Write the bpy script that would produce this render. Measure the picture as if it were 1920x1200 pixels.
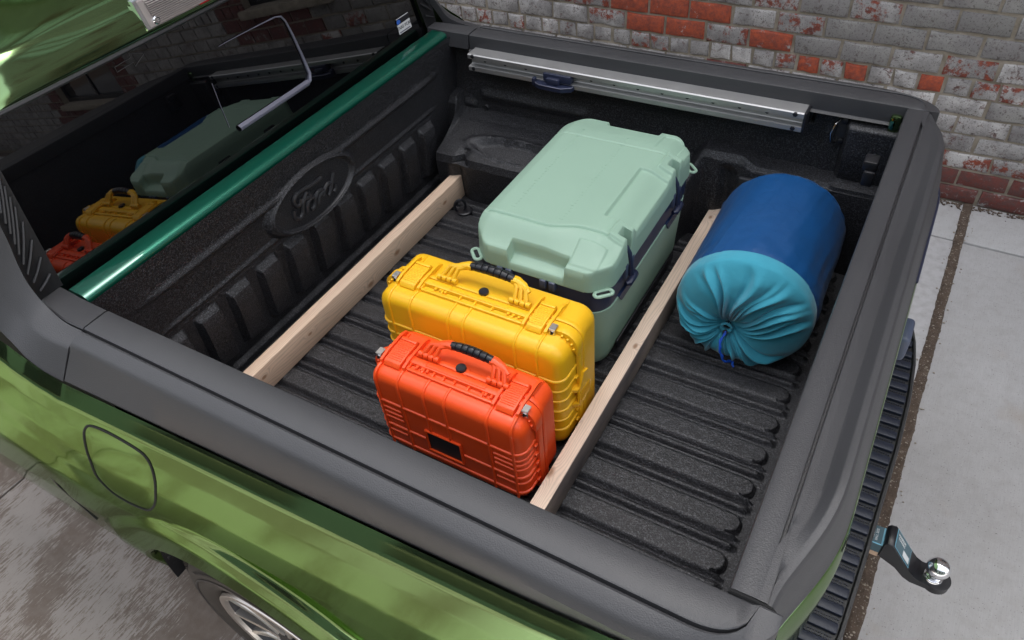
import bpy, bmesh, math, random
from mathutils import Vector, Matrix, noise
random.seed(7)
for o in list(bpy.data.objects): bpy.data.objects.remove(o)
SC = bpy.context.scene; COL = SC.collection; R = math.radians; PI = math.pi

# ---------------------------------------------------------------- camera, sky, sun, exposure
def look_basis(yaw, pitch, roll):
    f = Vector((math.cos(pitch)*math.cos(yaw), math.cos(pitch)*math.sin(yaw), -math.sin(pitch)))
    r = f.cross(Vector((0, 0, 1))).normalized(); u = r.cross(f)
    c, s = math.cos(roll), math.sin(roll)
    return c*r + s*u, -s*r + c*u, f
cd = bpy.data.cameras.new('camera'); cam = bpy.data.objects.new('camera', cd); COL.objects.link(cam)
r_, u_, f_ = look_basis(2.16834894, 0.772659769, -0.112759452)
cam.matrix_world = Matrix(((r_.x, u_.x, -f_.x, 1.56967), (r_.y, u_.y, -f_.y, -0.547738), (r_.z, u_.z, -f_.z, 2.557634), (0, 0, 0, 1)))
cd.sensor_width = 36; cd.lens = 1360.674/1920*36; cd.clip_start = .05; cd.clip_end = 500
SC.camera = cam
SUN_EL, SUN_AZ = R(66.5), R(92)       # azimuth from +x towards +y: the sun stands behind the brick wall, the truck is in its shade
W = bpy.data.worlds.new('World'); SC.world = W; W.use_nodes = True
wn = W.node_tree.nodes; wl = W.node_tree.links; wn.clear()
sky = wn.new('ShaderNodeTexSky'); sky.sky_type = 'NISHITA'; sky.sun_disc = False
sky.sun_elevation = SUN_EL; sky.sun_rotation = R(90) - SUN_AZ; sky.air_density = 1.0; sky.dust_density = 4.0; sky.ozone_density = 1.0
bg = wn.new('ShaderNodeBackground'); bg.inputs['Strength'].default_value = .15
hs = wn.new('ShaderNodeHueSaturation'); hs.inputs['Saturation'].default_value = .28
wo = wn.new('ShaderNodeOutputWorld')
wl.new(sky.outputs[0], hs.inputs['Color']); wl.new(hs.outputs[0], bg.inputs['Color']); wl.new(bg.outputs[0], wo.inputs['Surface'])
sl = bpy.data.lights.new('sun', 'SUN'); sl.energy = 3.4; sl.angle = R(.6); sl.color = (1, .95, .88)
sun = bpy.data.objects.new('sun', sl); COL.objects.link(sun)
sd = Vector((math.cos(SUN_EL)*math.cos(SUN_AZ), math.cos(SUN_EL)*math.sin(SUN_AZ), math.sin(SUN_EL)))
sun.rotation_euler = sd.to_track_quat('Z', 'Y').to_euler(); sun.location = (0, 0, 12)
SC.view_settings.view_transform = 'Standard'; SC.view_settings.look = 'None'
SC.view_settings.exposure = 1.82; SC.view_settings.gamma = 1; SC.view_settings.use_curve_mapping = False
SC.cycles.max_bounces = 8; SC.cycles.use_denoising = True

# ---------------------------------------------------------------- materials
def N(nt, t, **kw):
    n = nt.nodes.new(t)
    for k, v in kw.items():
        if k.startswith('i_'): n.inputs[k[2:].replace('_', ' ')].default_value = v
        else: setattr(n, k, v)
    return n
def rgb(c): return (c[0], c[1], c[2], 1)
def ramp(nt, fac, stops):
    n = nt.nodes.new('ShaderNodeValToRGB'); e = n.color_ramp.elements
    while len(e) < len(stops): e.new(.5)
    for k, (p, c) in enumerate(stops):
        e[k].position = p; e[k].color = rgb(c) if not isinstance(c, (int, float)) else (c, c, c, 1)
    nt.links.new(fac, n.inputs[0]); return n.outputs[0]
def mix(nt, f, a, b, mode='MIX'):
    n = nt.nodes.new('ShaderNodeMix'); n.data_type = 'RGBA'; n.blend_type = mode
    for s, v in ((0, f), (6, a), (7, b)):
        if hasattr(v, 'is_linked') or hasattr(v, 'links'): nt.links.new(v, n.inputs[s])
        elif isinstance(v, (int, float)): n.inputs[s].default_value = v if s == 0 else (v, v, v, 1)
        else: n.inputs[s].default_value = rgb(v)
    return n.outputs[2]
def base(name):
    m = bpy.data.materials.new(name); m.use_nodes = True; nt = m.node_tree; p = nt.nodes['Principled BSDF']
    return m, nt, p
def tex(nt, kind='Noise', scale=10., detail=4., rough=.5, dist=0., sc=(1, 1, 1), coord='Object', loc=(0, 0, 0), rnd=False):
    tc = nt.nodes.new('ShaderNodeTexCoord'); mp = nt.nodes.new('ShaderNodeMapping'); mp.inputs['Scale'].default_value = sc
    mp.inputs['Location'].default_value = loc
    nt.links.new(tc.outputs[coord], mp.inputs[0]); v = mp.outputs[0]
    if rnd:
        oi = nt.nodes.new('ShaderNodeObjectInfo'); cb = nt.nodes.new('ShaderNodeVectorMath'); cb.operation = 'ADD'
        ml = nt.nodes.new('ShaderNodeVectorMath'); ml.operation = 'SCALE'; ml.inputs[0].default_value = (37, 11, 23)
        nt.links.new(oi.outputs['Random'], ml.inputs['Scale']); nt.links.new(v, cb.inputs[0]); nt.links.new(ml.outputs[0], cb.inputs[1]); v = cb.outputs[0]
    if kind == 'Noise':
        t = nt.nodes.new('ShaderNodeTexNoise'); t.inputs['Scale'].default_value = scale; t.inputs['Detail'].default_value = detail
        t.inputs['Roughness'].default_value = rough; t.inputs['Distortion'].default_value = dist; o = t.outputs['Fac']
    else:
        t = nt.nodes.new('ShaderNodeTexVoronoi'); t.inputs['Scale'].default_value = scale; o = t.outputs['Distance']
    nt.links.new(v, t.inputs['Vector']); return o
def bump(nt, p, h, strength=.5, dist=.001, prev=None):
    b = nt.nodes.new('ShaderNodeBump'); b.inputs['Strength'].default_value = strength; b.inputs['Distance'].default_value = dist
    nt.links.new(h, b.inputs['Height'])
    if prev: nt.links.new(prev, b.inputs['Normal'])
    nt.links.new(b.outputs[0], p.inputs['Normal']); return b.outputs[0]
def simple(name, col, rough=.5, metal=0., var=.0, vscale=6, bs=None, coat=0., coatr=.05, ior=1.5, sheen=0):
    m, nt, p = base(name); p.inputs['Roughness'].default_value = rough; p.inputs['Metallic'].default_value = metal
    p.inputs['Coat Weight'].default_value = coat; p.inputs['Coat Roughness'].default_value = coatr; p.inputs['IOR'].default_value = ior
    p.inputs['Sheen Weight'].default_value = sheen
    n = tex(nt, scale=vscale, detail=6)
    if var > 0:
        c = mix(nt, n, [x*(1-var) for x in col], [min(1, x*(1+var)) for x in col]); nt.links.new(c, p.inputs['Base Color'])
        rr = nt.nodes.new('ShaderNodeMapRange'); rr.inputs['To Min'].default_value = max(0, rough-.08); rr.inputs['To Max'].default_value = min(1, rough+.08)
        nt.links.new(n, rr.inputs['Value']); nt.links.new(rr.outputs[0], p.inputs['Roughness'])
    else: p.inputs['Base Color'].default_value = rgb(col)
    if bs: bump(nt, p, tex(nt, scale=bs[0], detail=3), bs[1], bs[2])
    return m
MT = {}
MT['paint'] = simple('green_paint', (.175, .270, .125), .10, 1., coat=.12, coatr=.02)
MT['paint'].node_tree.nodes['Principled BSDF'].inputs['Specular Tint'].default_value = (.48, .62, .38, 1)
MT['strip'] = simple('green_paint_sky_tint', (.004, .12, .075), .3, .55, coat=1., coatr=.03)  # truck green again, the reflected sky's teal put into its colour
MT['cap'] = simple('grey_grained_plastic', (.039, .039, .042), .46, var=.16, vscale=5, bs=(420, .55, .0011))
MT['capdark'] = simple('dark_trim_plastic', (.022, .022, .024), .5, bs=(700, .3, .0005))
def liner():
    m, nt, p = base('sprayed_bed_liner')
    n = tex(nt, scale=3, detail=5); fl = tex(nt, scale=250, detail=2, rough=.8); c = mix(nt, n, (.009, .009, .0105), (.015, .015, .017))
    c = mix(nt, ramp(nt, fl, [(.53, 0.), (.66, 1.)]), c, (.10, .10, .11)); c = mix(nt, ramp(nt, fl, [(.34, 1.), (.46, 0.)]), c, (.003, .003, .004))  # pale flecks paint the sparkle of the grain into the colour
    nt.links.new(c, p.inputs['Base Color'])
    a = bump(nt, p, tex(nt, scale=210, detail=3, rough=.7), .55, .0045)
    nt.links.new(ramp(nt, fl, [(.45, .46), (.66, .22)]), p.inputs['Roughness'])
    return m
MT['liner'] = liner()
def glassm():
    m, nt, p = base('privacy_glass'); p.inputs['Base Color'].default_value = (.0015, .0015, .002, 1); p.inputs['Roughness'].default_value = .012
    p.inputs['IOR'].default_value = 1.8; return m
MT['linersm'] = simple('bed_liner_emblem', (.028, .028, .031), .34, bs=(240, .35, .0012))
MT['glass'] = glassm()
MT['chrome'] = simple('chrome', (.82, .82, .84), .06, 1.)
MT['steel'] = simple('brushed_steel', (.55, .54, .53), .25, 1., var=.1, vscale=30)
MT['alu'] = simple('anodised_aluminium', (.46, .455, .45), .46, .8, var=.08, vscale=20, bs=(500, .15, .0004))
MT['black'] = simple('black_plastic', (.012, .012, .015), .38, bs=(600, .15, .0004))
MT['rubber'] = simple('tyre_rubber', (.035, .029, .025), .75, var=.25, vscale=14, bs=(300, .3, .0006))
MT['navy'] = simple('navy_plastic', (.016, .021, .048), .42, var=.12, bs=(400, .15, .0004))
MT['navyl'] = simple('slate_plastic', (.055, .068, .11), .45, var=.1, bs=(400, .15, .0004))
MT['step'] = simple('step_pad_plastic', (.012, .016, .030), .45, var=.15, bs=(300, .4, .001))
MT['orange'] = simple('orange_case_plastic', (.88, .085, .012), .40, var=.08, vscale=8, bs=(700, .12, .0004))
MT['yellow'] = simple('yellow_case_plastic', (.86, .47, .010), .40, var=.08, vscale=8, bs=(700, .12, .0004))
MT['sage'] = simple('sage_cooler_plastic', (.28, .42, .32), .48, var=.04, vscale=5, bs=(420, .5, .0008))
MT['navyb'] = simple('navy_cooler_band', (.018, .030, .078), .4, var=.1, bs=(420, .3, .0006))
def fabric(name, c, rough, fine, sheen=.3, v=.14):
    m, nt, p = base(name); p.inputs['Roughness'].default_value = rough; p.inputs['Sheen Weight'].default_value = sheen
    n = tex(nt, scale=9, detail=5); nt.links.new(mix(nt, n, [x*(1-v) for x in c], [x*(1+v) for x in c]), p.inputs['Base Color'])
    a = bump(nt, p, tex(nt, scale=26, detail=5, dist=.5), .35, .006)
    bump(nt, p, tex(nt, scale=fine, detail=2), .25, .0005, a); return m
MT['blue'] = fabric('blue_nylon', (.003, .062, .20), .34, 900, .05)
MT['teal'] = fabric('teal_cotton', (.034, .31, .42), .8, 700, .3)
MT['cord'] = simple('blue_cord', (.01, .10, .62), .6)
def wood(name, top, side, knots, greyside=False):
    m, nt, p = base(name); p.inputs['Roughness'].default_value = .62
    big = tex(nt, scale=5, detail=3, sc=(3, .35, 3)); 
    tc = nt.nodes.new('ShaderNodeTexCoord'); sp = nt.nodes.new('ShaderNodeSeparateXYZ'); nt.links.new(tc.outputs['Object'], sp.inputs[0])
    field = None; kc = None
    def mth(op, a, b=None, c=None):
        n = nt.nodes.new('ShaderNodeMath'); n.operation = op
        for i, v in enumerate((a, b, c)):
            if v is None: continue
            if isinstance(v, (int, float)): n.inputs[i].default_value = v
            else: nt.links.new(v, n.inputs[i])
        return n.outputs[0]
    warp = mth('MULTIPLY', big, .10)
    dark = None
    for (kx, ky, kz, s) in knots:
        v = nt.nodes.new('ShaderNodeVectorMath'); v.operation = 'SUBTRACT'; v.inputs[1].default_value = (kx, ky, kz); nt.links.new(tc.outputs['Object'], v.inputs[0])
        v2 = nt.nodes.new('ShaderNodeVectorMath'); v2.operation = 'MULTIPLY'; v2.inputs[1].default_value = (1/s, .55/s, 1/s); nt.links.new(v.outputs[0], v2.inputs[0])
        ln = nt.nodes.new('ShaderNodeVectorMath'); ln.operation = 'LENGTH'; nt.links.new(v2.outputs[0], ln.inputs[0])
        g = mth('EXPONENT', mth('MULTIPLY', mth('MULTIPLY', ln.outputs['Value'], ln.outputs['Value']), -.55))
        warp = mth('ADD', warp, mth('MULTIPLY', g, .032))
        sm = nt.nodes.new('ShaderNodeMapRange'); sm.inputs['From Min'].default_value = .35; sm.inputs['From Max'].default_value = .95; sm.inputs['To Min'].default_value = 1; sm.inputs['To Max'].default_value = 0
        nt.links.new(ln.outputs['Value'], sm.inputs['Value']); dark = sm.outputs[0] if dark is None else mth('MAXIMUM', dark, sm.outputs[0])
    grain = mth('ADD', mth('ADD', sp.outputs['Z'], mth('MULTIPLY', sp.outputs['X'], 1.3)), warp)
    w = mth('ABSOLUTE', mth('SINE', mth('MULTIPLY', grain, 330.)))
    lines = ramp(nt, w, [(.0, .0), (.35, .55), (1., 1.)])
    fine = tex(nt, scale=60, detail=4, sc=(10, .35, 10))
    c = mix(nt, lines, [x*.70 for x in top], top); c = mix(nt, mth('MULTIPLY', fine, .35), c, [x*.72 for x in top])
    if dark is not None: c = mix(nt, mth('MULTIPLY', dark, .8), c, (.28, .13, .06))
    if greyside:
        geo = nt.nodes.new('ShaderNodeMapRange'); geo.inputs['From Min'].default_value = .0402; geo.inputs['From Max'].default_value = .0416; nt.links.new(sp.outputs['X'], geo.inputs['Value'])
        blot = tex(nt, scale=7, detail=4, sc=(1, .6, 3)); f2 = mth('MULTIPLY', geo.outputs[0], ramp(nt, blot, [(.28, .75), (.6, 1.)]))
        c = mix(nt, f2, c, mix(nt, mth('MULTIPLY', lines, fine), [x*.72 for x in side], side))
    nt.links.new(c, p.inputs['Base Color']); a = bump(nt, p, w, .2, .0006); bump(nt, p, fine, .3, .0008, a); return m
MT['wood1'] = wood('pine_wood', (.80, .59, .43), None, [(.042, .89, .04, .013), (.042, 1.20, .05, .010), (.042, .43, .055, .007), (.042, .73, .02, .013), (.042, .225, .06, .009)])
MT['wood2'] = wood('pine_wood_grey_side', (.80, .62, .48), (.17, .145, .14), [(.004, .29, .096, .014), (.026, .775, .096, .009), (.02, 1.44, .096, .008)], True)
def brickm(name, amount, redc=(.30, .060, .028), paint=(.56, .53, .51), darkc=(.10, .055, .05)):
    m, nt, p = base(name); p.inputs['Roughness'].default_value = .85
    a = tex(nt, scale=16, detail=10, rough=.74, rnd=True); b = tex(nt, scale=38, detail=8, rough=.75, rnd=True); c = tex(nt, scale=7, detail=5, rough=.6, rnd=True)
    e = tex(nt, scale=130, detail=5, rough=.75, rnd=True)
    red = mix(nt, ramp(nt, b, [(.38, 0.), (.60, 1.)]), redc, darkc)
    red = mix(nt, ramp(nt, e, [(.3, .6), (.6, 0.)]), red, [x*.5 for x in redc])
    oi = nt.nodes.new('ShaderNodeObjectInfo')
    pv = mix(nt, oi.outputs['Random'], [x*.55 for x in paint], paint)
    pt = mix(nt, ramp(nt, c, [(.38, 0.), (.62, 1.)]), pv, (.21, .195, .19))
    pt = mix(nt, ramp(nt, b, [(.37, .95), (.45, 0.)]), pt, (.12, .095, .09))
    pt = mix(nt, ramp(nt, e, [(.37, .95), (.44, 0.)]), pt, (.06, .05, .045))
    f = ramp(nt, a, [(amount-.035, 0.), (amount+.03, 1.)])
    nt.links.new(mix(nt, f, pt, red), p.inputs['Base Color'])
    x = bump(nt, p, f, -.5, .0025); y = bump(nt, p, b, .7, .006, x); bump(nt, p, e, .6, .0025, y); return m
MT['bk_w'] = brickm('whitewashed_brick', .60, redc=(.16, .06, .045), darkc=(.08, .055, .055))
MT['bk_m'] = brickm('worn_whitewash_brick', .53, darkc=(.12, .045, .04))
MT['bk_g'] = brickm('grey_painted_brick', .68, paint=(.32, .305, .285))
MT['bk_r'] = brickm('bare_red_brick', .37, redc=(.46, .085, .032), darkc=(.20, .05, .035))
MT['bk_d'] = brickm('dark_red_brick', .40, redc=(.17, .040, .030))
def noisy(name, a, b, scale, rough=.9, bs=(60, .6, .004), detail=8, extra=None, sc=(1, 1, 1)):
    m, nt, p = base(name); p.inputs['Roughness'].default_value = rough
    n = tex(nt, scale=scale, detail=detail, rough=.65, sc=sc); c = mix(nt, ramp(nt, n, [(.3, 0.), (.7, 1.)]), a, b)
    if extra: c = mix(nt, ramp(nt, tex(nt, scale=extra[0], detail=3, rough=.6), [(extra[1], 1.), (extra[1]+.05, 0.)]), c, extra[2])
    nt.links.new(c, p.inputs['Base Color']); bump(nt, p, tex(nt, scale=bs[0], detail=6, rough=.7), bs[1], bs[2]); return m
MT['mortar'] = noisy('old_mortar', (.21, .175, .13), (.38, .33, .27), 12, bs=(90, .9, .006))
MT['dirt'] = noisy('joint_dirt', (.055, .036, .025), (.12, .085, .06), 25, bs=(80, 1., .008), extra=(160, .33, (.30, .27, .24)))
def concrete():
    m, nt, p = base('pale_concrete'); p.inputs['Roughness'].default_value = .85
    a = tex(nt, scale=1.3, detail=7, rough=.6); b = tex(nt, scale=16, detail=8, rough=.7); s = tex(nt, scale=120, detail=4, rough=.75)
    c = mix(nt, ramp(nt, a, [(.3, 0.), (.7, 1.)]), (.40, .39, .38), (.49, .48, .475))
    c = mix(nt, ramp(nt, b, [(.3, .30), (.55, 0.)]), c, (.28, .25, .225))
    c = mix(nt, ramp(nt, s, [(.33, .9), (.385, 0.)]), c, (.09, .085, .08))
    br = tex(nt, scale=30, detail=4, sc=(9, .5, 1)); c = mix(nt, ramp(nt, br, [(.3, .22), (.7, 0.)]), c, (.26, .25, .24))
    st = tex(nt, scale=3.4, detail=5, loc=(3, 1, 0)); c = mix(nt, ramp(nt, st, [(.62, 0.), (.75, .30)]), c, (.34, .26, .18))
    nt.links.new(c, p.inputs['Base Color']); x = bump(nt, p, br, .25, .002); bump(nt, p, s, .5, .002, x); return m
MT['conc'] = concrete()
def stained():
    m, nt, p = base('stained_brushed_concrete'); p.inputs['Roughness'].default_value = .88
    a = tex(nt, scale=1.7, detail=5, rough=.55, loc=(.6, .3, 0)); b = tex(nt, scale=110, detail=5, rough=.8, sc=(1, .13, 1), dist=.2); s = tex(nt, scale=150, detail=3, rough=.7)
    b2 = tex(nt, scale=30, detail=5, rough=.7, sc=(1, .3, 1))
    ad = nt.nodes.new('ShaderNodeMath'); ad.operation = 'MULTIPLY_ADD'; ad.inputs[1].default_value = .62; nt.links.new(b, ad.inputs[0]); nt.links.new(a, ad.inputs[2])
    ad2 = nt.nodes.new('ShaderNodeMath'); ad2.operation = 'MULTIPLY_ADD'; ad2.inputs[1].default_value = .18; nt.links.new(b2, ad2.inputs[0]); nt.links.new(ad.outputs[0], ad2.inputs[2])
    tc = nt.nodes.new('ShaderNodeTexCoord'); sp = nt.nodes.new('ShaderNodeSeparateXYZ'); nt.links.new(tc.outputs['Object'], sp.inputs[0])
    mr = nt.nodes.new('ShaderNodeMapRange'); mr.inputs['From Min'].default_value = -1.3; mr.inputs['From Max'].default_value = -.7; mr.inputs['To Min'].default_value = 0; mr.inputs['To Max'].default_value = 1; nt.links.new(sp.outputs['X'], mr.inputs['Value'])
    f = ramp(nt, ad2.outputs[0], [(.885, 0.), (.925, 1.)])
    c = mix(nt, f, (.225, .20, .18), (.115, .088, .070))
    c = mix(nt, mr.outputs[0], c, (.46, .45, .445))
    g = tex(nt, scale=26, detail=5); c = mix(nt, ramp(nt, g, [(.3, .30), (.6, 0.)]), c, (.20, .17, .15))
    c = mix(nt, ramp(nt, s, [(.29, .8), (.37, 0.)]), c, (.07, .06, .055))
    nt.links.new(c, p.inputs['Base Color']); x = bump(nt, p, b, .35, .002); bump(nt, p, s, .5, .002, x); return m
MT['stain'] = stained()
MT['machined'] = simple('machined_alloy', (.62, .58, .54), .30, .9)
MT['facade'] = simple('dark_slate_wall', (.045, .065, .060), .9, var=.12, vscale=2)
MT['wframe'] = simple('black_window_frame', (.015, .015, .016), .5, var=.2)
MT['pane'] = simple('old_window_glass', (.010, .012, .014), .06, ior=1.7)
MT['panel'] = simple('pale_window_glass', (.50, .58, .60), .25, ior=1.6, var=.3, vscale=2)
MT['amber'] = simple('amber_blind', (.26, .12, .03), .7, var=.3, vscale=30)
MT['lens'] = simple('clear_ribbed_lens', (.42, .38, .36), .12, .35, coat=1.)
MT['red'] = simple('red_lens', (.35, .004, .008), .1, coat=1.)
MT['white'] = simple('white_print', (.62, .62, .62), .5)
MT['tealpr'] = simple('grey_teal_label', (.055, .11, .135), .35)
MT['lblue'] = simple('light_blue_print', (.20, .48, .62), .4)
MT['cream'] = simple('cream_label', (.55, .38, .26), .5)
MT['bluepr'] = simple('blue_print', (.03, .12, .50), .4)
MT['frame'] = simple('window_slider_frame', (.17, .17, .22), .34, .4)
MT['roomdark'] = simple('dark_interior', (.004, .004, .004), .9)

# ---------------------------------------------------------------- helpers
def link(name, me, m, parent=None, sharp=35):
    me.materials.append(m)
    if len(me.polygons):
        me.polygons.foreach_set('use_smooth', [True]*len(me.polygons)); me.set_sharp_from_angle(angle=R(sharp))
    o = bpy.data.objects.new(name, me); COL.objects.link(o)
    if parent: o.parent = parent
    return o
def fin(name, bm, m, parent=None, sharp=35, merge=0):
    if merge: bmesh.ops.remove_doubles(bm, verts=bm.verts, dist=merge)
    bmesh.ops.recalc_face_normals(bm, faces=bm.faces)
    me = bpy.data.meshes.new(name); bm.to_mesh(me); bm.free(); return link(name, me, m, parent, sharp)
def B(): return bmesh.new()
def box(bm, x0, x1, y0, y1, z0, z1, bev=0, seg=2, rot=None):
    c = Vector(((x0+x1)/2, (y0+y1)/2, (z0+z1)/2)); s = (abs(x1-x0), abs(y1-y0), abs(z1-z0))
    g = bmesh.ops.create_cube(bm, size=1)['verts']
    for v in g: v.co = Vector((v.co.x*s[0], v.co.y*s[1], v.co.z*s[2]))
    if bev:
        es = {e for v in g for e in v.link_edges}
        r = bmesh.ops.bevel(bm, geom=list(es), offset=min(bev, min(s)*.49), segments=seg, profile=.5, affect='EDGES', clamp_overlap=True)
        g = list({v for f in r['faces'] for v in f.verts} | {v for v in g if v.is_valid})
    for v in g: v.co = (rot @ v.co if rot else v.co) + c
    return g
def tube(bm, pts, r, seg=8, cap=True, flat=1.0):
    pts = [Vector(p) for p in pts]; rings = []; prev = None
    for i, p in enumerate(pts):
        t = (pts[min(i+1, len(pts)-1)] - pts[max(i-1, 0)]).normalized()
        if prev is None:
            a = Vector((0, 0, 1)) if abs(t.z) < .9 else Vector((1, 0, 0)); n = t.cross(a).normalized()
        else:
            n = (prev - t*prev.dot(t)).normalized()
        prev = n; b = t.cross(n); rr = r[i] if isinstance(r, (list, tuple)) else r
        rings.append([bm.verts.new(p + n*math.cos(2*PI*k/seg)*rr + b*math.sin(2*PI*k/seg)*rr*flat) for k in range(seg)])
    for a, b in zip(rings, rings[1:]):
        for k in range(seg): bm.faces.new((a[k], a[(k+1) % seg], b[(k+1) % seg], b[k]))
    if cap and len(rings) > 1: bm.faces.new(rings[0][::-1]); bm.faces.new(rings[-1])
def lathe(bm, prof, seg=32, M=None, cap=True):
    rings = []
    for (r, h) in prof:
        rings.append([bm.verts.new((M or Matrix()) @ Vector((r*math.cos(2*PI*k/seg), r*math.sin(2*PI*k/seg), h))) for k in range(seg)])
    for a, b in zip(rings, rings[1:]):
        for k in range(seg): bm.faces.new((a[k], a[(k+1) % seg], b[(k+1) % seg], b[k]))
    if not cap: return
    if prof[0][0] > 1e-5: bm.faces.new(rings[0][::-1])
    if prof[-1][0] > 1e-5: bm.faces.new(rings[-1])
def grid(bm, nu, nv, f, flip=False):
    V = [[bm.verts.new(f(i/nu, j/nv)) for j in range(nv+1)] for i in range(nu+1)]
    for i in range(nu):
        for j in range(nv):
            q = (V[i][j], V[i+1][j], V[i+1][j+1], V[i][j+1]); bm.faces.new(q[::-1] if flip else q)
    return V
def gobj(name, nu, nv, f, m, parent=None, sharp=40, flip=False):
    # grid of points kept as an open sheet, normals as given
    vs = []; fs = []
    for i in range(nu+1):
        for j in range(nv+1): vs.append(f(i/nu, j/nv))
    for i in range(nu):
        for j in range(nv):
            a = i*(nv+1)+j; q = (a, a+nv+1, a+nv+2, a+1); fs.append(q[::-1] if flip else q)
    me = bpy.data.meshes.new(name); me.from_pydata([tuple(v) for v in vs], [], fs); return link(name, me, m, parent, sharp)
def prism(bm, poly, a0, a1, axis='z'):
    def P(u, v, h): return {'z': (u, v, h), 'y': (u, h, v), 'x': (h, u, v)}[axis]
    lo = [bm.verts.new(P(u, v, a0)) for u, v in poly]; hi = [bm.verts.new(P(u, v, a1)) for u, v in poly]; n = len(poly)
    for k in range(n): bm.faces.new((lo[k], lo[(k+1) % n], hi[(k+1) % n], hi[k]))
    bm.faces.new(lo[::-1]); bm.faces.new(hi)
def empty(name, loc, label, cat, group=None, kind=None, rz=0):
    o = bpy.data.objects.new(name, None); COL.objects.link(o); o.location = loc; o.rotation_euler = (0, 0, rz); o.empty_display_size = .1
    o['label'] = label; o['category'] = cat
    if group: o['group'] = group
    if kind: o['kind'] = kind
    return o
def ss(a, b, x):
    t = min(1, max(0, (x-a)/(b-a))); return t*t*(3-2*t)
def lerp(a, b, t): return a+(b-a)*t
def interp(pts, x):
    if x <= pts[0][0]: return pts[0][1]
    for (a, p), (b, q) in zip(pts, pts[1:]):
        if x <= b: return p+(q-p)*(x-a)/(b-a)
    return pts[-1][1]
def text_mesh(name, s, size, m, parent, M, ext=.0004):
    cu = bpy.data.curves.new(name, 'FONT'); cu.body = s; cu.size = size; cu.extrude = ext; cu.align_x = 'CENTER'; cu.align_y = 'CENTER'; cu.resolution_u = 2
    o = bpy.data.objects.new(name, cu); COL.objects.link(o)
    me = bpy.data.meshes.new_from_object(o); bpy.data.objects.remove(o)
    me.transform(M); return link(name, me, m, parent)

# ---------------------------------------------------------------- ground and pavement
def setting(o): o['kind'] = 'structure'; return o
bm = B(); grid(bm, 4, 4, lambda u, v: (-60+120*u, -60+120*v, -.045)); setting(fin('ground', bm, MT['dirt']))
pv = bpy.data.objects.new('pavement', None); COL.objects.link(pv); pv['kind'] = 'structure'; pv['label'] = 'pale concrete pavement in large slabs round the truck'
pv.rotation_euler = (0, 0, -.0215); pv.location = (1.875, 0, 0)
def slab(x0, x1, y0, y1, m, wav=1):
    bm = B(); box(bm, x0, x1, y0, y1, -.10, 0, .006, 2)
    fin('concrete_slab', bm, m, pv)
xs = [-14, -8.2, -3.25, 0]; ys = [-9, -5.5, -2.0, 3.13]
for a, b in zip(xs, xs[1:]):
    for c, d in zip(ys, ys[1:]):
        slab(a+.004, b-.022 if b == 0 else b-.004, c+.003, d-.003, MT['stain'])
slab(-.95, -.022, 3.137, 3.49, MT['conc'])
slab(-14, -.958, 3.137, 3.49, MT['conc'])
for a, b in ((0, 3.0), (3.0, 6.2), (6.2, 12)):
    for c, d in ((-9, -4.2), (-4.2, 3.13), (3.138, 3.5)): slab(a+.018 if a == 0 else a+.004, b-.004, c+.003, d-.003, MT['conc'])
def joint():
    bm = B(); n = 420
    rows = []
    for i in range(n+1):
        y = -4+7.5*i/n; wob = noise.noise(Vector((y*7, 0, 0)))*.006 + noise.noise(Vector((y*31, 3, 0)))*.004; wo2 = noise.noise(Vector((y*6, 9, 0)))*.006 + noise.noise(Vector((y*37, 5, 0)))*.005
        row = []
        for k in range(7):
            t = k/6; x = lerp(-.027+wob, .024+wo2, t); z = .003 + .004*math.sin(PI*t) + noise.noise(Vector((x*90, y*90, 0)))*.004 - (.006 if k in (0, 6) else 0)
            row.append(bm.verts.new((x, y, z)))
        rows.append(row)
    for a, b in zip(rows, rows[1:]):
        for k in range(6): bm.faces.new((a[k], a[k+1], b[k+1], b[k]))
    o = fin('joint_filler', bm, MT['dirt'], pv); o['kind'] = 'stuff'
    bm = B(); random.seed(3)
    for i in range(420):
        y = random.uniform(-1, 3.5); x = random.gauss(0, .016) if random.random() < .8 else random.uniform(-.05, .05); s = random.uniform(.0015, .0045)
        g = bmesh.ops.create_icosphere(bm, subdivisions=1, radius=s)['verts']
        for v in g: v.co = Vector((v.co.x*1.3+x, v.co.y+y, v.co.z*.7+.006))
    o = fin('joint_grit', bm, MT['mortar'], pv); o['kind'] = 'stuff'
joint()
def debris():
    bm = B(); random.seed(11)
    for i in range(900):
        x = random.uniform(1.2, 3.6); y = 3.478-abs(random.gauss(0, .02)); s = random.uniform(.002, .007)
        g = bmesh.ops.create_icosphere(bm, subdivisions=1, radius=s)['verts']
        k = (random.uniform(.7, 1.6), random.uniform(.6, 1.2), random.uniform(.4, .8))
        for v in g: v.co = Vector((v.co.x*k[0]+x, v.co.y*k[1]+y, v.co.z*k[2]+.004))
    o = fin('wall_foot_debris', bm, MT['dirt']); o['kind'] = 'stuff'; o['label'] = 'dark dirt and grit gathered along the foot of the brick wall'; o['category'] = 'debris'
debris()

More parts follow.
